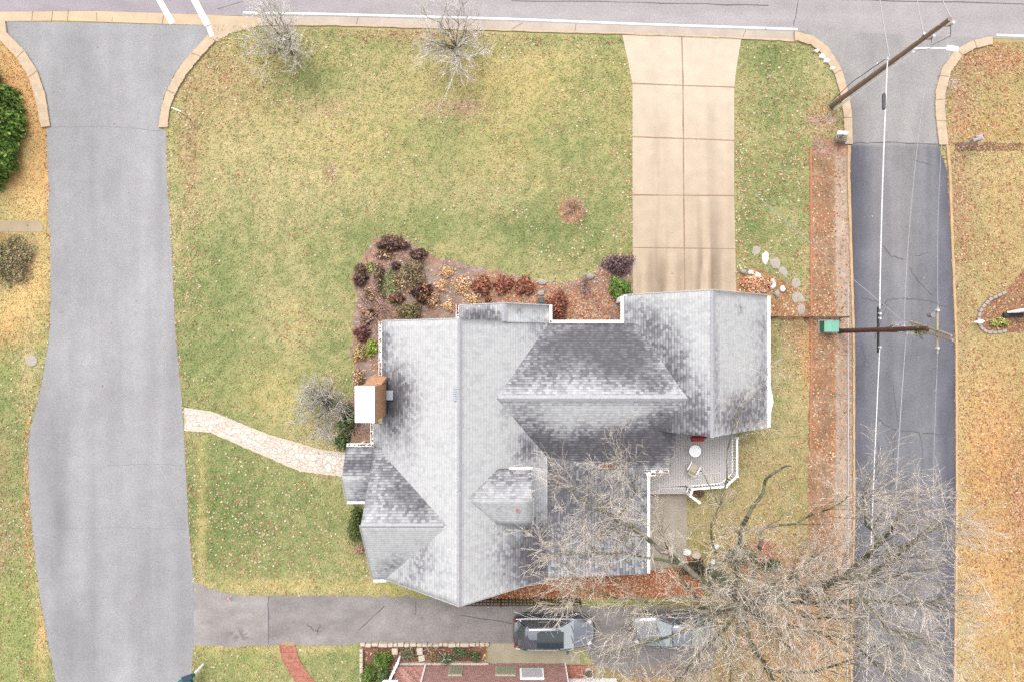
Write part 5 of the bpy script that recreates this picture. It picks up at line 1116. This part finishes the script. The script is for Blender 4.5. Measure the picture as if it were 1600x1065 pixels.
TW = [(216, 204, 192), (206, 196, 182), (176, 170, 146), (140, 138, 108)]
def bare_tree(px, py, label, hgt, spread_r, seed, cols, group=None, ntr=5, nst=1, depth=3, trunk_h=1.2, r0=.12, upb=.5, sub=(3, 5), cat='tree', name='bare_tree', rmin=.010, lowl=.45):
    R = random.Random(seed); e = empty(name, G(px, py, 0), 0, label, cat, group); T = Tubes(); K = Tubes()
    p = Vector((0, 0, 0)); top = Vector((R.uniform(-.1, .1), R.uniform(-.1, .1), trunk_h))
    K.seg(p, top, r0 * 1.3, r0, cols[-1])
    for i in range(ntr):
        a = 2 * math.pi * (i + R.random() * .7) / ntr; d = Vector((math.cos(a) * spread_r, math.sin(a) * spread_r, hgt * R.uniform(.6, 1.0))).normalized()
        L = hgt * lowl * R.uniform(.8, 1.1); q = top + Vector((R.uniform(-.05, .05), R.uniform(-.05, .05), -R.random() * trunk_h * .3))
        grow(T, q, d, L, r0 * .6, depth, R, .06, cols, sub, .8, .5, rmin)
    K.build('trunk', e, 8); T.build('branches', e, 3); return e
GC = [(246, 238, 230), (238, 230, 220), (214, 206, 192), (166, 154, 136)]
bare_tree(458, 84, 'pale bare tree in the lawn at the main road kerb, nearer the side street', 4.2, 3.0, 11, GC, 'kerbside bare trees', ntr=11, trunk_h=.9, r0=.085, sub=(4, 5), rmin=.006)
bare_tree(713, 84, 'pale bare tree in the lawn at the main road kerb, nearer the front driveway', 4.2, 2.8, 12, GC, 'kerbside bare trees', ntr=11, trunk_h=.9, r0=.085, sub=(4, 5), rmin=.006)

# big tree: limbs follow the limbs of the photo, each at its own height
big = empty('big_bare_tree', G(1115, 888, 0), 0, 'huge mossy leafless tree spreading over the back roof corner, driveway and lane', 'tree')
R = random.Random(5); T = Tubes(); K = Tubes()
MOSS = [(150, 150, 120), (132, 136, 100), (168, 158, 140), (112, 112, 86)]
base = G(1115, 888, 0); cro = G(1160, 942, 5.2)
K.seg(base, base.lerp(cro, .5), .42, .34, MOSS[0]); K.seg(base.lerp(cro, .5), cro, .34, .28, MOSS[1])
C0 = (1160, 942, 5.2)
# way-points, start radius, twig clusters per step, how far along they begin
LIMBS = [
 ([C0, (1150, 885, 7.5), (1163, 818, 9), (1188, 770, 10), (1212, 735, 11), (1236, 728, 12)], .15, .5, .75),
 ([C0, (1180, 890, 7), (1187, 850, 7.8), (1192, 826, 8.2), (1230, 818, 9), (1285, 800, 10), (1325, 775, 11)], .12, 1.0, .4),
 ([C0, (1120, 922, 6.5), (1060, 878, 7.4), (1010, 840, 8.2), (965, 812, 8.8), (930, 790, 9.5), (890, 765, 10.4)], .17, 2.3, .45),
 ([(1060, 878, 7.4), (1000, 868, 8), (940, 862, 8.6), (885, 866, 9.4)], .08, 2.5, .3),
 ([(965, 812, 8.8), (990, 770, 9.6), (985, 745, 10.2)], .05, 1.6, .3),
 ([C0, (1210, 938, 7.5), (1262, 916, 9.2), (1322, 898, 10.8), (1372, 850, 12.2), (1410, 800, 13.5)], .19, 2.2, .2),
 ([(1262, 916, 9.2), (1330, 912, 11), (1370, 885, 12), (1405, 862, 13), (1435, 835, 14.0)], .12, 2.1, .25),
 ([C0, (1216, 972, 7.5), (1276, 987, 9.3), (1330, 1000, 10.8), (1400, 1012, 12.2)], .12, 2.2, .3),
 ([(1210, 938, 7.5), (1265, 942, 9.5), (1335, 936, 11), (1400, 942, 12.5), (1450, 942, 13.6)], .11, 2.2, .2),
 ([C0, (1172, 1000, 6.8), (1190, 1032, 7.8), (1215, 1047, 8.8), (1290, 1045, 10.4), (1350, 1020, 12)], .14, 1.8, .4),
 ([C0, (1125, 990, 7), (1085, 1030, 9), (1050, 1070, 10.5)], .10, 3.0, .3),
 ([C0, (1100, 950, 7), (1030, 942, 8.5), (965, 932, 9.6), (905, 915, 10.8)], .10, 2.0, .4),
 ([C0, (1125, 895, 7), (1112, 830, 8.2), (1124, 790, 9.0)], .10, .8, .5),
 ([(1124, 790, 9.0), (1135, 745, 9.8), (1140, 690, 10.6), (1160, 640, 11.3)], .05, .9, .5),
 ([(1124, 790, 9.0), (1104, 752, 9.8), (1095, 735, 10.2)], .035, .3, .8),
 ([C0, (1180, 935, 8), (1190, 925, 11), (1215, 905, 13.5)], .10, 4.0, .3),
 ([C0, (1150, 925, 8), (1150, 900, 10.5), (1140, 870, 12.5)], .09, 3.4, .3),
 ([C0, (1140, 950, 8), (1120, 955, 10.5), (1095, 960, 12.5)], .09, 3.4, .3),
 ([C0, (1180, 960, 8), (1205, 985, 10.5), (1230, 1010, 12.5)], .09, 3.2, .3),
 ([C0, (1200, 925, 8), (1240, 895, 10), (1270, 870, 12)], .09, 3.4, .3),
 ([(1200, 925, 8), (1245, 960, 10), (1300, 965, 12)], .08, 3.2, .3),
 ([(1200, 925, 8), (1270, 925, 10.5), (1310, 905, 12.5)], .08, 3.2, .3),
 ([C0, (1145, 1010, 7.5), (1140, 1075, 9.5)], .10, 3.0, .3),
 ([C0, (1070, 985, 8), (990, 1008, 10), (945, 1025, 11)], .09, 2.0, .35),
 ([(1100, 950, 7), (1062, 900, 9), (1042, 860, 11), (1030, 820, 12)], .07, 1.4, .3),
 ([(1322, 898, 10.8), (1350, 940, 12.5), (1385, 975, 13.6), (1415, 995, 14.4)], .07, 2.0, .2),
 ([(1172, 1000, 6.8), (1230, 1085, 10), (1300, 1110, 12)], .09, 2.0, .3),
 ([(1335, 936, 11), (1385, 905, 13), (1425, 892, 14.2)], .07, 2.0, .2),
 ([(1372, 850, 12.2), (1352, 805, 13.2), (1348, 770, 14)], .06, 3.4, .2),
 ([(1330, 1000, 10.8), (1380, 1050, 12), (1420, 1080, 13)], .06, 3.0, .2),
]
TWC = [(236, 222, 208), (232, 218, 202), (208, 198, 178), (174, 168, 142)]
axis0 = Vector((cro.x, cro.y, 3.0))
for li, (L_, r, dens, beg) in enumerate(LIMBS):
    pts = [G(*q) for q in L_]; n = len(pts); fine = []
    for i in range(n - 1):
        for s_ in range(4):
            t = s_ / 4; p0_ = pts[max(i - 1, 0)]; p1_ = pts[i]; p2_ = pts[i + 1]; p3_ = pts[min(i + 2, n - 1)]
            q = .5 * ((2 * p1_) + (p2_ - p0_) * t + (2 * p0_ - 5 * p1_ + 4 * p2_ - p3_) * t * t + (3 * p1_ - p0_ - 3 * p2_ + p3_) * t ** 3)
            if i + s_ > 0: q = q + Vector((R.gauss(0, .045), R.gauss(0, .045), R.gauss(0, .04)))
            fine.append(q)
    fine.append(pts[-1]); m_ = len(fine)
    for i in range(m_ - 1):
        ra = r * (1 - .85 * i / m_); rb = r * (1 - .85 * (i + 1) / m_); K.seg(fine[i], fine[i + 1], max(.02, ra), max(.02, rb), MOSS[R.randint(0, 3)])
        if i + 1 >= m_ * beg:
            dens_ = dens * .85; k_ = int(dens_) + (1 if R.random() < dens_ % 1 else 0)
            for _ in range(k_):
                out = (fine[i + 1] - axis0); out.normalize()
                d = (fine[i + 1] - fine[i]).normalized() * .8 + out * .7 + Vector((R.gauss(0, .55), R.gauss(0, .55), R.uniform(-.3, .6)))
                grow(T, fine[i + 1], d, R.uniform(1.2, 2.3), max(.017, rb * .40), 3, R, .05, TWC, (2, 4), .60, .6, .0052, .15)
K.build('trunk', big, 8, big.location); T.build('branches', big, 3, big.location)
print('big tree twigs', len(T.a))

# ------------------------------------------------------------------ shrubs
def shrub(name, px, py, rx, ry, h, pal, n, label, cat='shrub', size=.09, group=None, twig=None, z0=.05, inner=None, dome=True, twn=0):
    """mound of small leaves spread through an uneven dome; optional bare stems"""
    c = G(px, py, h * .5); rg = np.random.default_rng(int(px * 7 + py)); rx, ry = rx / S, ry / S
    e = empty(name, (c.x, c.y, 0), 0, label, cat, group)
    d = rg.normal(size=(n, 3)); d[:, 2] = np.abs(d[:, 2]); d /= np.linalg.norm(d, axis=1)[:, None]
    az = np.arctan2(d[:, 1], d[:, 0]); lump = 1 + .17 * np.sin(3 * az + px) + .13 * np.sin(5 * az + py) + .09 * rg.normal(size=n) + .10 * np.sin(7 * d[:, 2] * 3 + 4 * az)
    rad = rg.random(n) ** .38 * lump
    P = np.stack([d[:, 0] * rx * rad, d[:, 1] * ry * rad, z0 + d[:, 2] * h * rad], 1)
    cols = pick_cols(pal, n, .25, rg) * 1.35
    V, F_, C_ = cards(P, size, d * .6, cols, 0.0, 1.4, rg)
    link('foliage', np_mesh('foliage', V, F_, C_), M['foliage'], e)
    st = Tubes(); R_ = random.Random(int(px))
    for k in range(7 + twn):
        a = R_.random() * 6.28; q = Vector((0, 0, 0)); u_ = R_.random() ** .5
        t = Vector((math.cos(a) * rx * .9 * u_, math.sin(a) * ry * .9 * u_, h * R_.uniform(.7, 1.05)))
        m_ = q.lerp(t, .5) + Vector((R_.gauss(0, .04), R_.gauss(0, .04), .05)); tc = twig or (120, 100, 80)
        st.seg(q, m_, .018, .013, tc); st.seg(m_, t, .013, .007, tc)
        if twn:
            for _ in range(4):
                t2 = m_.lerp(t, R_.random()) + Vector((R_.gauss(0, rx * .3), R_.gauss(0, ry * .3), R_.uniform(0, h * .25))); st.seg(m_, t2, .010, .007, tc)
    st.build('stems', e, 4); return e
DP = [(86, 66, 66), (104, 80, 74), (70, 54, 54), (124, 94, 80), (160, 122, 98)]
RD = [(146, 90, 74), (124, 74, 64), (170, 106, 82), (196, 136, 100)]
OL = [(150, 140, 104), (128, 122, 88), (172, 156, 122), (112, 100, 72), (186, 150, 120)]
GR = [(112, 140, 60), (92, 122, 50), (140, 160, 78), (74, 100, 42)]
DG = [(84, 106, 62), (64, 86, 50), (104, 122, 74), (120, 132, 90)]
TN = [(232, 186, 136), (214, 160, 112), (242, 208, 164), (196, 138, 96)]
LG = [(150, 156, 106), (134, 142, 92), (166, 168, 120), (150, 132, 100), (118, 128, 82)]
YL = [(206, 196, 92), (224, 200, 96), (168, 178, 86)]
TN2 = [(250, 210, 166), (238, 184, 136), (252, 226, 186), (226, 166, 122)]
FB = 'shrubs in the front bed'
SHB = 1
shrub('dark_shrub', 612, 380, 24, 11, .8, DP, 1900, 'wide dark purple shrub at the lawn tip of the front bed', group=FB)
shrub('dark_shrub', 653, 397, 13, 9, .6, DP, 650, 'small dark shrub right of the wide purple one on the bed edge', group=FB)
shrub('dark_shrub', 562, 430, 10, 18, .8, DP, 1100, 'tall-narrow dark purple shrub on the far lawn side of the bed', group=FB)
shrub('dark_shrub', 591, 432, 7, 19, .7, DP + OL, 800, 'slim olive-brown shrub inside the bed beside the bright ground cover', group=FB)
shrub('dark_shrub', 618, 414, 7, 7, .5, DP, 300, 'tiny dark shrub in the middle of the bright green ground cover', group=FB)
shrub('dark_shrub', 659, 457, 16, 15, .9, [(66, 48, 46), (88, 62, 56), (52, 38, 40), (196, 136, 96)], 1500, 'round blackish shrub, darkest of the bed', group=FB)
shrub('dark_shrub', 620, 466, 12, 8, .6, DP + RD, 500, 'low dark shrub between the blackish round one and the bare pink one', group=FB)
shrub('dark_shrub', 565, 521, 12, 12, .7, [(118, 78, 74), (92, 62, 62), (146, 98, 84)], 800, 'maroon round shrub left of the roof corner', group=FB)
shrub('dark_shrub', 573, 492, 12, 14, .6, DP + TN, 500, 'brown shrub with orange leaves above the maroon round one', group=FB)
for k, (a, c, rx, ry, pal_, l_) in enumerate(((600, 398, 14, 8, TN2 + DP, 'leafy russet tangle just below the wide dark purple shrub'), (580, 462, 18, 12, OL + TN2, 'loose tan and olive stems left of the low dark shrub'), (605, 505, 10, 7, TN2 + OL, 'thin tan litter plant hard against the roof edge'), (676, 470, 14, 12, TN2 + [(176, 130, 110)], 'sparse rusty stems right of the blackish round shrub'), (628, 440, 14, 16, OL + TN2, 'straggly brownish plant right of the bright ground cover'), (560, 590, 10, 16, OL + TN2, 'straggly stems by the wall above the chimney'))):
    shrub('straggly_plant', a, c, rx, ry, .35, pal_, 420, l_, 'plant', .07, FB, (150, 120, 100), twn=16)
for k, (a, c, l_) in enumerate(((752, 447, 'first of the three nearest the tan perennials'), (786, 445, 'middle of the row of three'), (820, 447, 'last of the three nearest the black lantern'))):
    shrub('red_shrub', a, c, 15, 14, .6, RD, 1300, f'round brick-red shrub, {l_}', group='round red shrubs above the grey roof', twig=(150, 84, 70))
shrub('olive_shrub', 645, 425, 22, 26, .7, OL, 1100, 'loose grey-olive shrub right of the bright ground cover', group=FB, size=.07, twn=10)
shrub('olive_shrub', 640, 487, 20, 16, .9, [(128, 116, 80), (108, 98, 64), (150, 134, 96)], 1300, 'dense olive-brown shrub against the house roof edge', group=FB, size=.07)
shrub('ground_cover', 608, 447, 20, 28, .15, LG, 1500, 'bright green ground cover in the centre of the shrub bed', 'ground cover', .08, FB)
shrub('ground_cover', 578, 418, 8, 10, .12, LG + YL, 250, 'small yellow-green ground cover patch between two dark shrubs', 'ground cover', .07, FB)
shrub('yellow_shrub', 562, 553, 12, 12, .4, YL + TN + OL, 420, 'yellowish shrub near the grey bare bush beside the wall', group=FB)
shrub('green_perennial', 580, 543, 9, 14, .35, [(150, 178, 80), (128, 160, 66), (190, 190, 90)], 420, 'fresh green perennial tucked against the house left wall', 'plant', group=FB)
for k, (a, c, rx, l_) in enumerate(((722, 447, 15, 'fluffy tan perennial left of the brick-red shrubs'), (740, 465, 12, 'tan perennial below the first brick-red shrub'), (698, 424, 11, 'peach perennial near the top edge of the bed'), (690, 446, 10, 'reddish-tan perennial in bare mulch'), (702, 478, 9, 'spiky orange perennial nearest the small roof gable'), (762, 466, 5, 'tiny red-brown perennial below the brick-red row'))):
    shrub('dry_perennial', a, c, rx, rx, .3, TN2 if k != 5 else RD, 420, l_, 'plant', .07, 'dry perennials in the front bed', (226, 178, 130), twn=12)
bare_tree(594, 488, 'pinkish leafless fan-shaped bush left of the roof corner', 1.9, 1.6, 21, [(206, 170, 160), (196, 158, 148), (170, 130, 120), (140, 104, 92)], FB, ntr=9, trunk_h=.15, r0=.035, depth=2, cat='shrub', name='bare_bush', rmin=.013, lowl=.55, sub=(4, 6))
bare_tree(912, 445, 'mauve leafless bush among orange leaves beside the driveway bed', 1.3, 1.2, 22, [(196, 170, 170), (180, 150, 150), (150, 120, 120)], FB, ntr=9, trunk_h=.1, r0=.03, depth=2, cat='shrub', name='bare_bush', rmin=.008, lowl=.45)
bare_tree(893, 330, 'round pinkish leafless bush in a leaf ring alone on the lawn', 1.2, 1.5, 23, [(226, 190, 172), (212, 170, 150), (180, 140, 120)], None, ntr=11, trunk_h=.1, r0=.03, depth=2, cat='shrub', name='bare_bush', rmin=.008, lowl=.5)
shrub('purple_shrub', 967, 413, 24, 17, .8, [(124, 98, 100), (104, 78, 82), (150, 120, 116), (86, 66, 70)], 1500, 'mauve-brown feathery shrub touching the concrete driveway', group=FB, size=.07, twn=16, twig=(130, 104, 106))
shrub('green_bush', 969, 450, 17, 17, .9, [(120, 146, 66), (98, 126, 52), (146, 168, 84), (80, 106, 46)], 2600, 'round bright green bush at the driveway beside the garage corner', size=.07)
shrub('russet_shrub', 872, 478, 16, 22, .9, [(160, 96, 76), (134, 80, 66), (190, 120, 88), (112, 74, 66)], 1300, 'russet shrub in the leaf-filled corner by the white gutter', group=FB, twn=10)
shrub('leaf_mound', 1182, 446, 24, 18, .4, pal_or, 1500, 'orange leaf-covered mound ringed by white boulders by the driveway')
# grey bush left of chimney
bare_tree(512, 628, 'large silver-grey leafless bush on the lawn left of the chimney', 3.4, 2.9, 24, [(218, 212, 206), (208, 202, 196), (182, 174, 166), (140, 132, 122)], None, ntr=14, trunk_h=.3, r0=.07, depth=3, cat='shrub', name='grey_bush', rmin=.009, lowl=.42, sub=(3, 5))
bare_tree(566, 645, 'reddish leafless bush squeezed between chimney and grey bush', 2.6, 1.8, 25, [(190, 160, 152), (176, 142, 134), (150, 112, 104)], None, ntr=8, trunk_h=.2, r0=.04, depth=2, cat='shrub', name='bare_bush', rmin=.009, lowl=.45)
shrub('evergreen_bush', 541, 655, 18, 26, 1.2, DG, 1300, 'dark evergreen bush under the grey bush between chimney and path', size=.08)
shrub('evergreen_bush', 533, 690, 12, 12, 1.0, DG, 700, 'small dark evergreen at the curved path near the porch', size=.08)
shrub('evergreen_bush', 556, 822, 14, 28, 1.5, [(88, 104, 52), (68, 84, 42), (108, 120, 66)], 2000, 'dark green upright bush against the left gable wall', size=.08)
shrub('russet_shrub', 563, 858, 8, 7, .4, [(196, 160, 136), (176, 132, 110)], 250, 'small faded pink shrub below the upright dark green bush')
# tall evergreen on the left edge
n = 26000; rg = np.random.default_rng(5); e = empty('evergreen_tree', G(4, 205, 0), 0, 'big bushy green evergreen on the left edge by the kerb bend', 'tree')
d = rg.normal(size=(n, 3)); d[:, 2] = np.abs(d[:, 2]); d /= np.linalg.norm(d, axis=1)[:, None]; az = np.arctan2(d[:, 1], d[:, 0])
lump = 1 + .07 * np.sin(5 * az) + .06 * np.sin(9 * az + 1) + .07 * np.sin(11 * d[:, 2] + 3 * az) + .05 * rg.normal(size=n); rad = rg.random(n) ** .25 * lump
P = np.stack([-.5 + d[:, 0] * 1.85 * rad, d[:, 1] * 3.3 * rad, .1 + d[:, 2] * 3.2 * rad], 1)
clump = fbm(N1, P[:, 0] * 3 + P[:, 2] * 2, P[:, 1] * 3, 1.0, 2)[:, None]
cols = pick_cols([(112, 148, 60), (92, 130, 50), (138, 168, 76), (74, 108, 44), (164, 184, 92)], n, .2, rg) * (.5 + 1.7 * clump)
V, F_, C_ = cards(P, .14, d * .8, cols, 0, 1.6, rg); link('foliage', np_mesh('foliage', V, F_, C_), M['foliage'], e)
t_ = Tubes(); t_.seg((-.5, 0, 0), (-.5, 0, 2.6), .14, .05, (110, 90, 70)); t_.build('trunk', e, 8)
for k, (a, c, r_, l_) in enumerate(((597, 1034, 14.5, 'largest clipped green ball bush at the corner of the raised bed'), (575, 1055, 12, 'clipped green ball bush against the stone wall corner'), (600, 1057, 12, 'darker clipped bush beside the white handrail'))):
    shrub('ball_bush', a, c, r_, r_, .8, GR if k < 2 else DG, 3000, l_, size=.06, group='clipped ball bushes in the raised bed')
for k, (a, c, r_, pal, l_) in enumerate(((637, 1021, 14, DG + OL, 'grey-green wispy plant right of the ball bushes'), (676, 1024, 12, OL + RD, 'brown twiggy plant in the middle of the raised bed'), (697, 1029, 12, DG + [(170, 178, 160)], 'silvery green plant against the brick wall'), (718, 1020, 12, DG, 'dark green plant fourth along the raised bed'), (742, 1025, 9, DG, 'small green plant at the driveway end of the raised bed'))):
    shrub('bed_plant', a, c, r_, r_ * .8, .4, pal, 520, l_, 'plant', .07, 'plants of the raised bed', (170, 160, 140), twn=14)
bare_tree(677, 1002, 'small pale leafless sapling leaning over the asphalt driveway from the raised bed', 1.2, .8, 31, [(226, 220, 212), (214, 206, 196)], None, ntr=4, trunk_h=.3, r0=.02, depth=1, cat='sapling', name='bare_sapling', rmin=.01, lowl=.5)
bare_tree(640, 1052, 'tangled beige leafless vine over the low brick porch', 1.2, 1.6, 32, [(216, 186, 170), (200, 168, 150)], None, ntr=9, trunk_h=.3, r0=.02, depth=2, cat='shrub', name='bare_vine', rmin=.008, lowl=.6)
shrub('bed_plant', 18, 408, 36, 38, .22, OL + LG + [(196, 150, 120)], 2600, 'mixed olive perennials filling the bed left of the side street', 'plant', .08, None, twn=20)
shrub('ornamental_grass', 1562, 503, 14, 6, .4, [(178, 180, 96), (150, 156, 76), (206, 200, 130)], 450, 'yellow-green grass clump in the corner bed below the sign', 'plant', .10)
shrub('dark_shrub', 1085, 888, 20, 14, .6, [(92, 92, 74), (70, 72, 58), (120, 110, 90)], 900, 'dark shrub among the boulders under the big bare tree', twn=8)
shrub('dark_shrub', 1160, 868, 24, 14, .7, DG + OL, 900, 'olive shrub on the lawn side of the garden boulders', twn=8)
shrub('dark_shrub', 1205, 884, 18, 10, .6, DG, 700, 'dark green shrub beyond the small brick patio', twn=8)
shrub('pot_plant', 1091, 768, 6, 6, .6, RD, 160, 'russet stems growing in the dark planter by the deck steps', 'plant', .06)
# vine on the dark pole
ivy = link('ivy', np_mesh('ivy', *cards(np.stack([rng.normal(.05, .12, 70), rng.normal(-.1, .16, 70), rng.uniform(7.6, 8.6, 70)], 1), .11, None, pick_cols([(130, 138, 86), (108, 118, 70), (156, 158, 108)], 70))), M['foliage'], p2)
# leaf lines where the lawn meets a worn track

# ------------------------------------------------------------------ cars
def car(name, loc, rz, label, body_m, L=4.75, W=1.88, Ht=1.68, suv=True):
    e = empty(name, loc, rz, label, 'car', 'cars parked on the asphalt driveway')
    hl = L / 2
    # stations: x, half width, belt height, sill
    ST = [(-hl, .60, .70, .42), (-hl + .08, .78, .85, .30), (-hl + .35, .90, .98, .24), (-hl + 1.0, .94, 1.02, .22), (0, .94, 1.0, .22), (hl - 1.6, .93, .99, .22), (hl - 1.1, .92, .97, .22), (hl - .5, .87, .86, .24), (hl - .15, .74, .72, .30), (hl, .55, .60, .40)]
    V = []; n = 12; ws = W / 1.88
    for (x, hw, bt, sl) in ST:
        hw *= ws
        prof = [(-hw * .90, sl), (-hw * 1.03, sl + .14), (-hw * 1.04, (sl + bt) / 2), (-hw * .97, bt - .12), (-hw * .88, bt - .02), (-hw * .6, bt + .045), (0, bt + .07), (hw * .6, bt + .045), (hw * .88, bt - .02), (hw * .97, bt - .12), (hw * 1.04, (sl + bt) / 2), (hw * 1.03, sl + .14), (hw * .90, sl)]
        V += [(x, y_, z_) for y_, z_ in prof]
    n = 13; Fs = []
    for i in range(len(ST) - 1):
        for k in range(n): Fs.append((i * n + k, (i + 1) * n + k, (i + 1) * n + (k + 1) % n, i * n + (k + 1) % n))
    Fs += [tuple(range(n)), tuple((len(ST) - 1) * n + k for k in range(n - 1, -1, -1))]
    b = MB(); b.add(V, Fs); o = b.build('body', body_m, e, True)
    md = o.modifiers.new('bev', 'SUBSURF'); md.levels = 1; md.render_levels = 2
    # cabin: lower ring at the belt, upper ring at the roof
    xr0, xr1, xf1, xf0 = (-hl + .28, -hl + .75, hl - 2.05, hl - 1.25) if suv else (-hl + .55, -hl + 1.35, hl - 2.2, hl - 1.35)
    zb = 1.0; zt = Ht; wb, wt = .83 * ws, .62 * ws
    def quad(pts, nm, m_, th=.03):
        b = MB(); P = [Vector(p) for p in pts]; nrm = (P[1] - P[0]).cross(P[2] - P[0]).normalized(); c = sum(P, Vector()) / 4
        if nrm.dot(c - Vector((0, 0, .8))) < 0: P = P[::-1]; nrm = -nrm
        Q = [p - nrm * th for p in P]; b.add(P + Q, [(0, 1, 2, 3), (7, 6, 5, 4)] + [(i, i + 4, (i + 1) % 4 + 4, (i + 1) % 4) for i in range(4)]); return b.build(nm, m_, e)
    A_ = lambda x, s_, z_, w_: (x, s_ * w_, z_)
    quad([A_(xf0, -1, zb + .02, wb * .96), A_(xf0, 1, zb + .02, wb * .96), A_(xf1, 1, zt - .03, wt), A_(xf1, -1, zt - .03, wt)], 'windscreen', M['screen'])
    quad([A_(xr0, 1, zb + .04, wb * .94), A_(xr0, -1, zb + .04, wb * .94), A_(xr1, -1, zt - .03, wt), A_(xr1, 1, zt - .03, wt)], 'rear_window', M['glasscar'])
    for s_ in (-1, 1):
        xs = [xr0 + .12, -hl + 1.55, (xf0 + xr0) / 2 + .15, xf0 - .12]; xt = [xr1 + .05, -hl + 1.62, (xf1 + xr1) / 2 + .3, xf1 - .03]
        for i in range(3): quad([A_(xs[i] + .03, s_, zb + .0, wb + .01), A_(xs[i + 1] - .03, s_, zb, wb + .01), A_(xt[i + 1] - .03, s_, zt - .08, wt + .05), A_(xt[i] + .03, s_, zt - .08, wt + .05)], 'side_window', M['glasscar'])
        for i in range(4): q = MB(); q.tube([(xs[i], s_ * (wb + .01), zb - .02), (xt[i], s_ * (wt + .05), zt - .05)], .035, 6); q.build('pillar', body_m, e)
    # roof panel with camber
    V = []; nx_, ny_ = 7, 7
    for i in range(nx_):
        for j in range(ny_):
            u_ = i / (nx_ - 1); v_ = j / (ny_ - 1) * 2 - 1; x = xr1 - .08 + (xf1 - xr1 + .12) * u_; V.append((x, v_ * (wt + .06 * (1 - abs(u_ - .5))), zt + .03 - .05 * v_ * v_ - .08 * (u_ - .45) ** 2 * 2))
    Fs = [(i * ny_ + j, (i + 1) * ny_ + j, (i + 1) * ny_ + j + 1, i * ny_ + j + 1) for i in range(nx_ - 1) for j in range(ny_ - 1)]
    b = MB(); b.add(V, Fs); o = b.build('roof', body_m, e, True); md = o.modifiers.new('s', 'SOLIDIFY'); md.thickness = .05; md.offset = -1
    if suv:
        b = MB(); b.box(-.25, -.05, zt + .045, 1.5, .95, .02, bev=.008)
        b.build('sunroof', M['glass'], e)
        for s_ in (-1, 1): b = MB(); b.tube([(xr1 + .1, s_ * wt * .97, zt), (xr1 + .2, s_ * wt * .97, zt + .08), (xf1 - .3, s_ * wt * .97, zt + .08), (xf1 - .15, s_ * wt * .97, zt)], .03, 6); b.build('roof_rail', M['cartrim'], e)
    for s_ in (-1, 1):
        b = MB(); b.tube([(xr0 - .1, s_ * (wb + .02), zb + .03), (xr0 + .5, s_ * (wb + .04), zb + .03), (xf0, s_ * (wb + .03), zb + .02)], .018, 5); b.build('belt_trim', M['cartrim'], e)
        b = MB(); b.box(xf0 - .35, s_ * (W / 2 + .08), zb + .05, .14, .22, .16, bev=.04); b.build('mirror', body_m, e)
        b = MB(); b.box(hl - .33, s_ * .62 * ws, .80, .26, .20, .10, s_ * -.5, bev=.04); b.build('headlight', M['lens'], e)
        b = MB(); b.box(-hl + .14, s_ * .72 * ws, .92, .12, .16, .2, s_ * .35, bev=.04); b.build('tail_light', M['tail'], e)
        for x in (-hl + .95, hl - .95):
            w_ = empty('wheel', (x, s_ * (W / 2 - .16), .34)); w_.parent = e
            b = MB(); b.tube([(0, -.11, 0), (0, -.09, 0), (0, .09, 0), (0, .11, 0)], [.29, .34, .34, .29], 24); b.build('tyre', M['black'], w_)
            b = MB(); b.tube([(0, s_ * .105, 0), (0, s_ * .12, 0)], [.21, .17], 16); b.build('rim', M['metal'], w_)
        for x in (-.45, .55): b = MB(); b.box(x, s_ * (W / 2 + .005), .86, .16, .03, .035, bev=.01); b.build('door_handle', M['cartrim'], e)
    b = MB(); b.box(hl - .04, 0, .55, .06, .9, .22, bev=.02); b.build('grille', M['black'], e)
    b = MB(); b.tube([(xf0 + .02, -.6, zb + .07), (xf0 - .15, -.05, zb + .17)], .012, 4); b.tube([(xf0 + .02, .05, zb + .07), (xf0 - .15, .55, zb + .17)], .012, 4); b.build('wiper', M['black'], e)
    return e
car('parked_car', (2.42, -16.80, .028), 0, 'black SUV with silver roof rails parked below the slatted fence, nose toward the tree', M['carbody'])
car('parked_car', (9.20, -16.72, .028), math.pi, 'dark grey car half hidden under the bare branches, headlights facing the SUV', M['carbody2'], 4.6, 1.85, 1.5, False)
